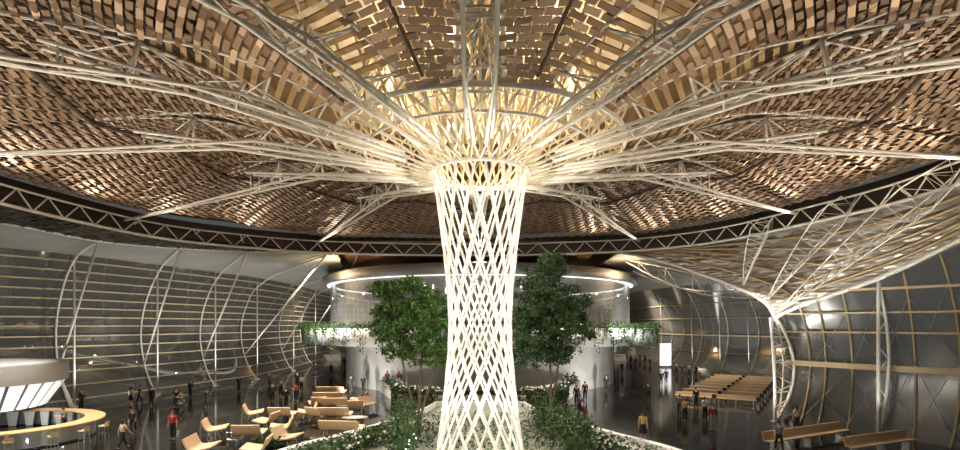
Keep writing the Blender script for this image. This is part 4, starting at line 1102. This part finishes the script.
def pose_set(pn):
    if pn in _pz: return _pz[pn]
    body, J = body_mesh(POSES[pn]); d = {'body': body, 'J': J}
    J['mid'] = J['sh' + 'L'].lerp(J['shR'], .5)
    for n in 'LR': J['up' + n] = J['sh' + n].lerp(J['el' + n], .8); J['cuff' + n] = J['el' + n].lerp(J['wr' + n], .92); J['hem' + n] = J['kn' + n].lerp(J['an' + n], .93); J['sho' + n] = J['kn' + n].lerp(J['hip' + n], .15)
    J['hipc'] = J['pel'] + V((0, 0, -.03))
    tor = [[('hipc', (.165, .125)), ('spine', (.145, .108)), ('chest', (.172, .118)), ('nb', .07)]]
    d['tee'] = chain_mesh('top', J, tor + [[('chest', (.172, .118)), ('sh' + n, .074), ('up' + n, .062)] for n in 'LR'], 0)
    d['sleeve'] = chain_mesh('top', J, tor + [[('chest', (.172, .118)), ('sh' + n, .075), ('el' + n, .058), ('cuff' + n, .045)] for n in 'LR'], 0)
    d['trousers'] = chain_mesh('trousers', J, [[('spine', (.132, .1)), ('pel', (.158, .122))]] + [[('pel', (.158, .122)), ('hip' + n, .108), ('kn' + n, .077), ('hem' + n, .062)] for n in 'LR'], 0)
    d['shorts'] = chain_mesh('shorts', J, [[('spine', (.132, .1)), ('pel', (.158, .122))]] + [[('pel', (.158, .122)), ('hip' + n, .112), ('sho' + n, .092)] for n in 'LR'], 0)
    mb = MB(); cx = (J['knL'] + J['knR']) / 2; rows = []
    for q, (rx, ry) in ((0, (.15, .11)), (.35, (.19, .15)), (.7, (.21, .18)), (1.0, (.235, .21))):
        c = J['pel'].lerp(cx, q) + V((0, 0, .08 * (1 - q))); rows.append([c + V((rx * math.cos(2 * PI * k / 16), ry * math.sin(2 * PI * k / 16), 0)) for k in range(16)])
    mb.grid(rows, closed=True); d['skirt'] = newmesh('skirt', mb, SKINS[0], True)
    sh = MB()
    for n in 'LR':
        a, t = J['an' + n], J['toe' + n]; sh.ball(a + V((0, .0, -.045)), (.045, .06, .045)); sh.ball(a.lerp(t, .62) + V((0, 0, -.015)), (.047, .11, .038))
    d['shoes'] = newmesh('shoes', sh, SKINS[0], True)
    hd = J['hd']; hc = J['h2'] + V((0, .018, .0)) + hd * .012
    mb = MB(); mb.ball(hc, (.092, .103, .088), 12, 8); d['short_hair'] = newmesh('hair', mb, SKINS[0], True)
    mb = MB(); mb.ball(hc, (.097, .106, .092), 12, 8); mb.ball(hc + V((0, .055, -.13)), (.085, .055, .16), 10, 6); d['long_hair'] = newmesh('hair', mb, SKINS[0], True)
    for k in ('body', 'tee', 'sleeve', 'trousers', 'shorts'):
        me = d[k]; me.materials.clear()
        me.materials.append(SKINS[0])
    d['body'].materials.append(EYE); d['body'].materials.append(LIP)
    _pz[pn] = d; return d
C_ = {'black': (.012, .012, .013), 'charcoal': (.035, .035, .037), 'grey': (.16, .16, .16), 'white': (.62, .60, .56), 'navy': (.02, .03, .06), 'blue': (.05, .09, .19), 'red': (.42, .02, .02), 'darkred': (.16, .02, .022), 'yellow': (.52, .38, .07), 'olive': (.22, .20, .08),
      'brown': (.15, .085, .05), 'pink': (.42, .22, .28), 'cream': (.58, .46, .34), 'steel': (.13, .17, .21), 'purple': (.16, .09, .18), 'orange': (.42, .16, .06)}
HAIR = [(.02, .015, .01), (.07, .04, .022), (.012, .011, .01)]
_n = [0]
def person(loc, face, pose, top, tcol, bot, bcol, label, hair='short_hair', shoe='black', scale=1.0):
    d = pose_set(pose); _n[0] += 1
    r = thing('person', label, 'person', loc, math.radians(face)); r.scale = (scale,) * 3
    def part(nm, key, m):
        o = bpy.data.objects.new(nm, d[key]); col.objects.link(o); o.parent = r
        o.material_slots[0].link = 'OBJECT'; o.material_slots[0].material = m
    part('body', 'body', SKINS[_n[0] % 2]); part('hair', hair, solid(HAIR[_n[0] % 3])); part('shirt' if top == 'tee' else 'jacket', top, solid(C_[tcol])); part(bot, bot, solid(C_[bcol])); part('shoes', 'shoes', solid(C_[shoe]))
    return r
G = ground
# face: 0 = looking at the viewer, 180 = walking away, 90 = looking to +X
PEOPLE = [
 (81, 411, 90, 'stand', 'sleeve', 'black', 'trousers', 'black', 'person in black standing beside the kiosk at the left glass wall'),
 (130.5, 407, 170, 'stand', 'tee', 'cream', 'shorts', 'black', 'person in a cream top and black shorts facing the left glass wall', 'long_hair'),
 (139.5, 405, 150, 'stroll', 'tee', 'blue', 'trousers', 'navy', 'person in a blue shirt standing beside the one in black shorts'),
 (151.5, 406, 200, 'stand', 'sleeve', 'black', 'trousers', 'black', 'slim person in black close to the second bow frame mast'),
 (133, 433, 10, 'stroll', 'sleeve', 'charcoal', 'trousers', 'black', 'person in charcoal walking behind the striding one near the bar stools'),
 (122.5, 449, 150, 'stride', 'tee', 'cream', 'trousers', 'black', 'person in a cream top striding past the bar stools', 'long_hair'),
 (173, 440, 5, 'stand', 'tee', 'red', 'trousers', 'black', 'person in a bright red top standing alone on the dark floor', 'long_hair'),
 (176, 408, 30, 'hold', 'sleeve', 'black', 'trousers', 'black', 'person in black in the group with the pushchair'),
 (181.5, 411, -30, 'hold', 'tee', 'olive', 'trousers', 'charcoal', 'person in an olive top pushing the black pushchair'),
 (190.5, 398, 180, 'stand', 'sleeve', 'navy', 'trousers', 'navy', 'tall person in navy by the left glass wall behind the pushchair group', 'short_hair'),
 (206, 409, 100, 'stroll', 'sleeve', 'charcoal', 'trousers', 'charcoal', 'person in dull charcoal walking between the pushchair group and the lounge'),
 (239, 392, 180, 'stand', 'sleeve', 'black', 'trousers', 'black', 'person in black alone at the left glass wall, above the single lounge seat'),
 (269.5, 388, 160, 'stand', 'sleeve', 'brown', 'trousers', 'charcoal', 'person in a brown jacket at the glass wall by the fourth bow frame'),
 (272.5, 402, 190, 'stand', 'sleeve', 'charcoal', 'trousers', 'black', 'person in charcoal at the end of the row of standing people behind the lounge'),
 (281, 397, 20, 'hold', 'tee', 'brown', 'trousers', 'black', 'person in a brown tee between two dark figures behind the lounge', 'long_hair'),
 (286, 408, 180, 'stand', 'sleeve', 'black', 'trousers', 'black', 'person in a black suit standing right behind the lounge seats'),
 (295.5, 401, 0, 'hold', 'sleeve', 'red', 'trousers', 'charcoal', 'person in a red jacket standing behind the lounge'),
 (297, 388, 40, 'stand', 'sleeve', 'black', 'trousers', 'black', 'person in black just behind the red jacket'),
 (301.5, 392, 180, 'stand', 'tee', 'cream', 'trousers', 'black', 'person in a cream tee behind the red jacket, by the end of the glass'),
 (314, 385, 60, 'bend', 'sleeve', 'black', 'trousers', 'charcoal', 'person in black bending down at the end of the glass wall'),
 (331, 376, 180, 'stroll', 'sleeve', 'charcoal', 'trousers', 'black', 'person in charcoal walking away towards the far left shop counter'),
 (345, 368, 170, 'stand', 'sleeve', 'black', 'trousers', 'black', 'small far person in black in front of the far shop counter'),
 (336.5, 387, 160, 'stroll', 'sleeve', 'charcoal', 'trousers', 'black', 'person in dark clothes walking beside the pavilion drum behind the sofas', 'long_hair'),
 (351, 392, 180, 'stand', 'sleeve', 'charcoal', 'trousers', 'charcoal', 'first of two dark figures standing against the pavilion drum'),
 (363, 392, 170, 'stand', 'sleeve', 'black', 'trousers', 'black', 'second of two dark figures against the pavilion drum, closer to the tree'),
 (386.5, 391, 10, 'stand', 'sleeve', 'brown', 'trousers', 'black', 'person in brown behind the plaster planter, half hidden by its hedge'),
 (399, 391, 0, 'stand', 'sleeve', 'red', 'skirt', 'red', 'person in a long red dress behind the plaster planter', 'long_hair'),
 (564, 391, 90, 'bend', 'sleeve', 'darkred', 'trousers', 'black', 'person in dark red leaning over behind the planter hedge on the bench side'),
 (572, 391, 100, 'bend', 'sleeve', 'brown', 'trousers', 'charcoal', 'person in brown leaning over beside the one in dark red'),
 (576.5, 405, 180, 'stand', 'sleeve', 'black', 'trousers', 'navy', 'person in dark clothes close to the plaster planter wall'),
 (585, 401, 180, 'stand', 'sleeve', 'darkred', 'trousers', 'black', 'person in a dark red jacket next to the plaster planter wall'),
 (579.5, 418, 20, 'stroll', 'tee', 'purple', 'trousers', 'navy', 'person in a purple tee carrying a red bag near the white rim'),
 (606, 391, 0, 'stand', 'sleeve', 'black', 'trousers', 'black', 'person in black walking along the pavilion drum on the bench side'),
 (614, 376, 0, 'stand', 'tee', 'pink', 'trousers', 'black', 'person in a pink tee beside the far right shop counter', 'long_hair'),
 (622, 374, 180, 'stand', 'sleeve', 'charcoal', 'trousers', 'black', 'dark figure next to the person in pink'),
 (643, 441, -20, 'stand', 'tee', 'yellow', 'skirt', 'black', 'person in a yellow top and short black skirt near the white planter rim', 'long_hair'),
 (648.5, 401, 180, 'hold', 'sleeve', 'charcoal', 'trousers', 'black', 'person in charcoal alone in the aisle between planter and benches'),
 (661, 386, 180, 'stand', 'sleeve', 'black', 'trousers', 'black', 'person in black in front of the lit display panel'),
 (666, 384, 170, 'stand', 'sleeve', 'charcoal', 'trousers', 'navy', 'broad dark figure overlapping the bottom of the lit display panel'),
 (676.5, 375, 180, 'stroll', 'sleeve', 'brown', 'trousers', 'black', 'first figure past the lit display panel, in brown'),
 (682, 376, 0, 'stand', 'sleeve', 'charcoal', 'trousers', 'charcoal', 'second figure past the lit display panel, in charcoal'),
 (689, 377, 180, 'stand', 'sleeve', 'grey', 'trousers', 'black', 'third figure past the lit display panel, in a grey jacket'),
 (696, 377, 20, 'stand', 'sleeve', 'black', 'trousers', 'black', 'fourth figure past the lit display panel, all in black'),
 (696, 408, 180, 'stand', 'sleeve', 'black', 'trousers', 'black', 'person in black standing at the end of the second bench row'),
 (679.5, 417, 150, 'stand', 'tee', 'grey', 'trousers', 'charcoal', 'person in a grey tee beside the one in yellow at the benches'),
 (685, 422, 180, 'stand', 'tee', 'yellow', 'trousers', 'black', 'person in a yellow tee and dark trousers by the bench rows'),
 (705, 421, 190, 'stand', 'tee', 'white', 'trousers', 'black', 'person in a white tee in front of the bench rows'),
 (713, 431, 180, 'stand', 'sleeve', 'darkred', 'trousers', 'grey', 'person in a dark red jacket and grey trousers closest to the bench rows'),
 (797, 433, 200, 'stand', 'tee', 'cream', 'trousers', 'charcoal', 'person in a cream top standing at the foot of the tall lattice support', 'long_hair'),
 (779, 452, 170, 'stride', 'tee', 'steel', 'trousers', 'black', 'person in a blue-grey tee walking past the front bench'),
]
for q in PEOPLE:
    px, py, fc, ps, tp, tc_, bt_, bc_, lab = q[:9]; hr = q[9] if len(q) > 9 else 'short_hair'
    at_ = {386.5: V((-9.7, 52.3, .5)), 399: V((-8.4, 52, .5)), 564: V((8.6, 51.4, .5)), 572: V((9.5, 52.3, .5))}.get(px) or G(px, py)
    person(at_, fc, ps, tp, tc_, bt_, bc_, lab, hr, scale=U(.97, 1.04))
# far shoppers at the end of the hall
far_lab = ['small dark figure in the far crowd by the lit shopfront, closest to the pavilion', 'second figure in the far crowd from the pavilion, in brown', 'third figure in the far crowd from the pavilion, in a white tee', 'fourth figure in the far crowd from the pavilion, in dark red',
           'fifth figure in the far crowd from the pavilion, in charcoal', 'sixth figure in the far crowd from the pavilion, in a pale top', 'last figure in the far crowd from the pavilion, beside the lit panel']
for k, (px, cc) in enumerate(((627, 'black'), (631, 'brown'), (635.5, 'white'), (640, 'darkred'), (645, 'charcoal'), (650, 'cream'), (655, 'black'))):
    person(G(px, 361 + (k % 3) * 2.2), 180 if k % 2 else 0, 'stand', 'tee' if cc in ('white', 'cream') else 'sleeve', cc, 'trousers', 'black', far_lab[k])
person(V((bc.x + 3.6, bc.y + 1.7, 0)), -30, 'hold', 'tee', 'olive', 'trousers', 'black', 'bartender in an olive shirt standing inside the oval bar counter')
s_ = G(345.5, 409.5); person(V((s_.x, s_.y + .1, .02)), 180, 'sit', 'sleeve', 'steel', 'trousers', 'charcoal', 'person dressed in grey-blue seated on the third sofa of the cluster')
# pushchair and bag
pp = G(178.5, 413.5); pc = thing('pushchair', 'black pushchair between the people by the left glass wall', 'pushchair', pp)
mb = MB(); mb.bx(pp + V((0, 0, .5)), (.22, 0, 0), (0, .32, .12), (0, -.04, .1)); obj('seat', mb, M['black'], pc, False, True)
mb = MB(); mb.lathe([(.3, .0), (.28, .15), (.18, .27), (.01, .32)], pp + V((0, .12, .62)), 14); obj('hood', mb, M['black'], pc, True, True)
mb = MB()
for s in (-.24, .24): mb.tube([pp + V((s, -.3, .1)), pp + V((s, .1, .55)), pp + V((s, .45, 1.0))], .015, 5); mb.tube([pp + V((s, .35, .1)), pp + V((s, -.1, .5))], .015, 5)
mb.tube([pp + V((-.24, .45, 1.0)), pp + V((.24, .45, 1.0))], .018, 5); obj('frame', mb, M['chrome'], pc, False, True)
for x in (-.24, .24):
    for y in (-.3, .35):
        mb = MB(); mb.tube([pp + V((x - .015, y, .1)), pp + V((x + .015, y, .1))], .1, 12); obj('wheel', mb, M['black'], pc, False, True)
q = G(582.2, 416); bg = thing('shopping_bag', 'red shopping bag carried by the person in purple', 'bag', (q.x, q.y, .35))
mb = MB(); mb.bx(q + V((0, 0, .52)), (.16, 0, 0), (0, .06, 0), (0, 0, .18)); obj('body', mb, solid(C_['red']), bg, False, True)
mb = MB(); mb.tube([q + V((-.08, 0, .69)), q + V((-.05, 0, .82)), q + V((.05, 0, .82)), q + V((.08, 0, .69))], .008, 5); obj('handle', mb, M['black'], bg, False, True)

# ------------------------------------------------------------------ light
sc = bpy.context.scene
def lamp(kind, name, loc, e, c, size=.12, aim=None, cone=90, blend=.6):
    l = bpy.data.lights.new(name, kind); l.energy = e; l.color = c; l.shadow_soft_size = size
    if kind == 'SPOT': l.spot_size = math.radians(cone); l.spot_blend = blend
    o = bpy.data.objects.new(name, l); col.objects.link(o); o.location = loc
    if aim is not None: o.rotation_euler = (V(aim) - V(loc)).to_track_quat('-Z', 'Y').to_euler()
    return o
WARM, NEUT, GOLD = (1, .86, .68), (1, .95, .87), (1, .84, .60)
KE = 1.0
for k in range(8):                       # warm lamps in the lantern
    a = 2 * PI * (k + .5) / 8; lamp('POINT', 'lantern_lamp', polar(a, 4.2, 11.2), 260 * KE, GOLD, .15)
for k in range(3): lamp('POINT', 'shaft_lamp', COL + V((0, 0, (3, 8.5, 13.2)[k])), 260 * KE, NEUT, .06)
for k in range(8):                       # uplights in the planter aimed at the shaft
    a = 2 * PI * (k + .5) / 8; p = COL + V((4.0 * math.sin(a), 4.0 * math.cos(a), .5)); lamp('SPOT', 'column_uplight', p, 900 * KE, NEUT, .1, COL + V((0, 0, 12.5)), 52)
for x, y in ((-21, 9), (21, 9), (-26, 24), (22, 24), (-19, 44.5), (18, 43), (-11, 0), (11, 0)): lamp('SPOT', 'column_fill', V((x, y, 13.6)), 5200 * KE, (1, .97, .90), .12, COL + V((0, 0, 7.5)), 34, .4)  # added fill spots that whiten the column from outside
for k in range(14):                      # added fill lights round the column, grazing the petals for glints
    a = 2 * PI * (k + .5) / 14; lamp('SPOT', 'roof_fill', polar(a, 2.9, 5.6), 160 * KE, WARM, .1, polar(a, 17, 9.4), 100)
for k in range(14):  # added fill from floor level, evens out the light on the roof
    a = 2 * PI * k / 14; p = V((16.5 * math.sin(a), 24 + 17.5 * math.cos(a), .06))
    if p.y > 9 and not any((o.location - p).length < 3.2 for o in bpy.data.objects if o.get('category') in ('person', 'bench', 'lounge seat', 'table', 'counter')): lamp('SPOT', 'floor_fill', p, 4300 * KE, WARM, .06, p + V((math.sin(a) * 2, math.cos(a) * 2, 14)), 105)
for k in range(0, len(ringc), 8):        # added fill along the ring truss: one lifts the roof, one the seating
    p = ringc[k]
    if p.y < 4: continue
    q = V((p.x, p.y, CAMZ + 6.6)); inn = (V((0, COL.y, 0)) - V((p.x, p.y, 0))).normalized()
    lamp('SPOT', 'eave_fill_up', q + inn * .5, 700 * KE, WARM, .1, q + inn * 9 + V((0, 0, 2.2)), 120)
    if not (p.x > 19 and p.y < 37): lamp('SPOT', 'eave_fill_down', q + inn * 1.0 - V((0, 0, .2)), 5200 * KE, WARM, .15, V((p.x * .75, COL.y + (p.y - COL.y) * .75, 0)), 110)
for px, py, Y in ((300, 400, 50), (690, 380, 62), (330, 380, 85), (640, 370, 95)):  # added fill lights for the dim far hall and bay
    p = at(px, py, Y); lamp('SPOT', 'hall_fill', V((p.x, p.y, 13.2)), 5000 * KE, WARM, .2, V((p.x, p.y, 0)), 140)
for k in range(10):                      # lamps under the pavilion roof
    a = PI + PI * (k + .5) / 10; lamp('POINT', 'pavilion_lamp', PC + V((21.5 * math.cos(a), 21.2 * math.sin(a), 10.6)), 50 * KE, (1, .98, .95), .12)
for x, y in ((-15.5, 52.5), (15.5, 52.5), (-17, 90), (17, 90)): lamp('POINT', 'ceiling_fill', V((x, y, 12.4)), 650 * KE, (1, .7, .4), .15)  # added warm fill that brightens the copper ceiling
for q_ in ((3.2, -1.5), (3.6, 1.6), (0, 3.0), (0, -2.6)): lamp('POINT', 'counter_lamp', bc + V((q_[0], q_[1], .75)), 26 * KE, (1, 1, .97), .05)
lamp('SPOT', 'kiosk_fill', V((-26.5, 30, 13.4)), 9000 * KE, (1, .98, .95), .15, V((-34.2, 34, 4.4)), 42)  # added spot to whiten the kiosk roof
for px, Y in ((780, 36.0), (830, 31), (900, 26)):    # added fill lights hanging free, brightening the folded eave
    p = at(px, 330, Y); lamp('SPOT', 'silver_eave_fill', V((p.x - 2.5, p.y - 2, 7.0)), 750 * KE, NEUT, .12, V((p.x, p.y + 1.5, 11.5)), 110)
for x, y in feet: lamp('SPOT', 'mast_fill', V((x + 4.2, y, .12)), 1700 * KE, NEUT, .1, V((x + .5, y, 13)), 110)  # added fill for the soffit, louvers and glass on the left
for u0 in (.5, .58, .66, .74, .84):  # added fill lights that lighten the far glass bay
    p = profile_pt(bpath, btop, 3.0, u0, 0, 1); lamp('SPOT', 'bay_fill', p + V((-2.4, -.8, .3)), 700 * KE, NEUT, .1, p + V((-1.5, -.5, 13)), 120)
for sx in (-1, 1):
    for x0, y0, x1, y1, e_ in ((15.3, 41, 19, 59, 21000), (13.5, 46.6, 14, 51.5, 16000)): lamp('SPOT', 'parapet_fill', V((sx * x0, y0, 13.3)), e_, (1, .99, .96), .1, V((sx * x1, y1, 5.2)), 32)  # added fill to whiten the pavilion parapet
    for x0, y0, x1, y1 in ((14.6, 50.5, 12.5, 58), (12.6, 46.6, 9, 53.5)): lamp('SPOT', 'drum_fill', V((sx * x0, y0, .12)), 900, (1, .99, .96), .1, V((sx * x1, y1, 3.4)), 120)  # added low fill spots to brighten the drum wall

sun = bpy.data.lights.new('dusk_sky_light', 'SUN'); sun.energy = .5; sun.angle = 1.2; so = bpy.data.objects.new('dusk_sky_light', sun); col.objects.link(so)
lamp('SPOT', 'support_fill', V((17.6, 34.2, .12)), 1500 * KE, NEUT, .06, V((22, 36.8, 5.5)), 75)  # added fill that lifts the dull support truss to white
lamp('SPOT', 'mast_fill', V((22.6, 29.4, .12)), 500 * KE, NEUT, .06, V((25, 31.8, 5)), 60)  # added fill for the mast in the right glass wall
w = bpy.data.worlds.new('dusk'); sc.world = w; w.use_nodes = True
wn = w.node_tree.nodes['Background']; wn.inputs[0].default_value = (.072, .072, .068, 1); wn.inputs[1].default_value = 1.0

# ------------------------------------------------------------------ camera
cam = bpy.data.cameras.new('camera'); co = bpy.data.objects.new('camera', cam); col.objects.link(co)
co.location = (0, 0, CAMZ); co.rotation_euler = (PI / 2, 0, 0)
cam.sensor_width = 36; cam.lens = F / 960 * 36; cam.shift_y = (325 - 225) / 960; cam.clip_end = 1500; cam.clip_start = .1
sc.camera = co
sc.view_settings.view_transform = 'Standard'; sc.view_settings.look = 'None'; sc.view_settings.gamma = 1; sc.view_settings.exposure = .18
sc.cycles.use_denoising = True; sc.cycles.max_bounces = 8; sc.cycles.transparent_max_bounces = 16; sc.cycles.caustics_reflective = False; sc.cycles.caustics_refractive = False
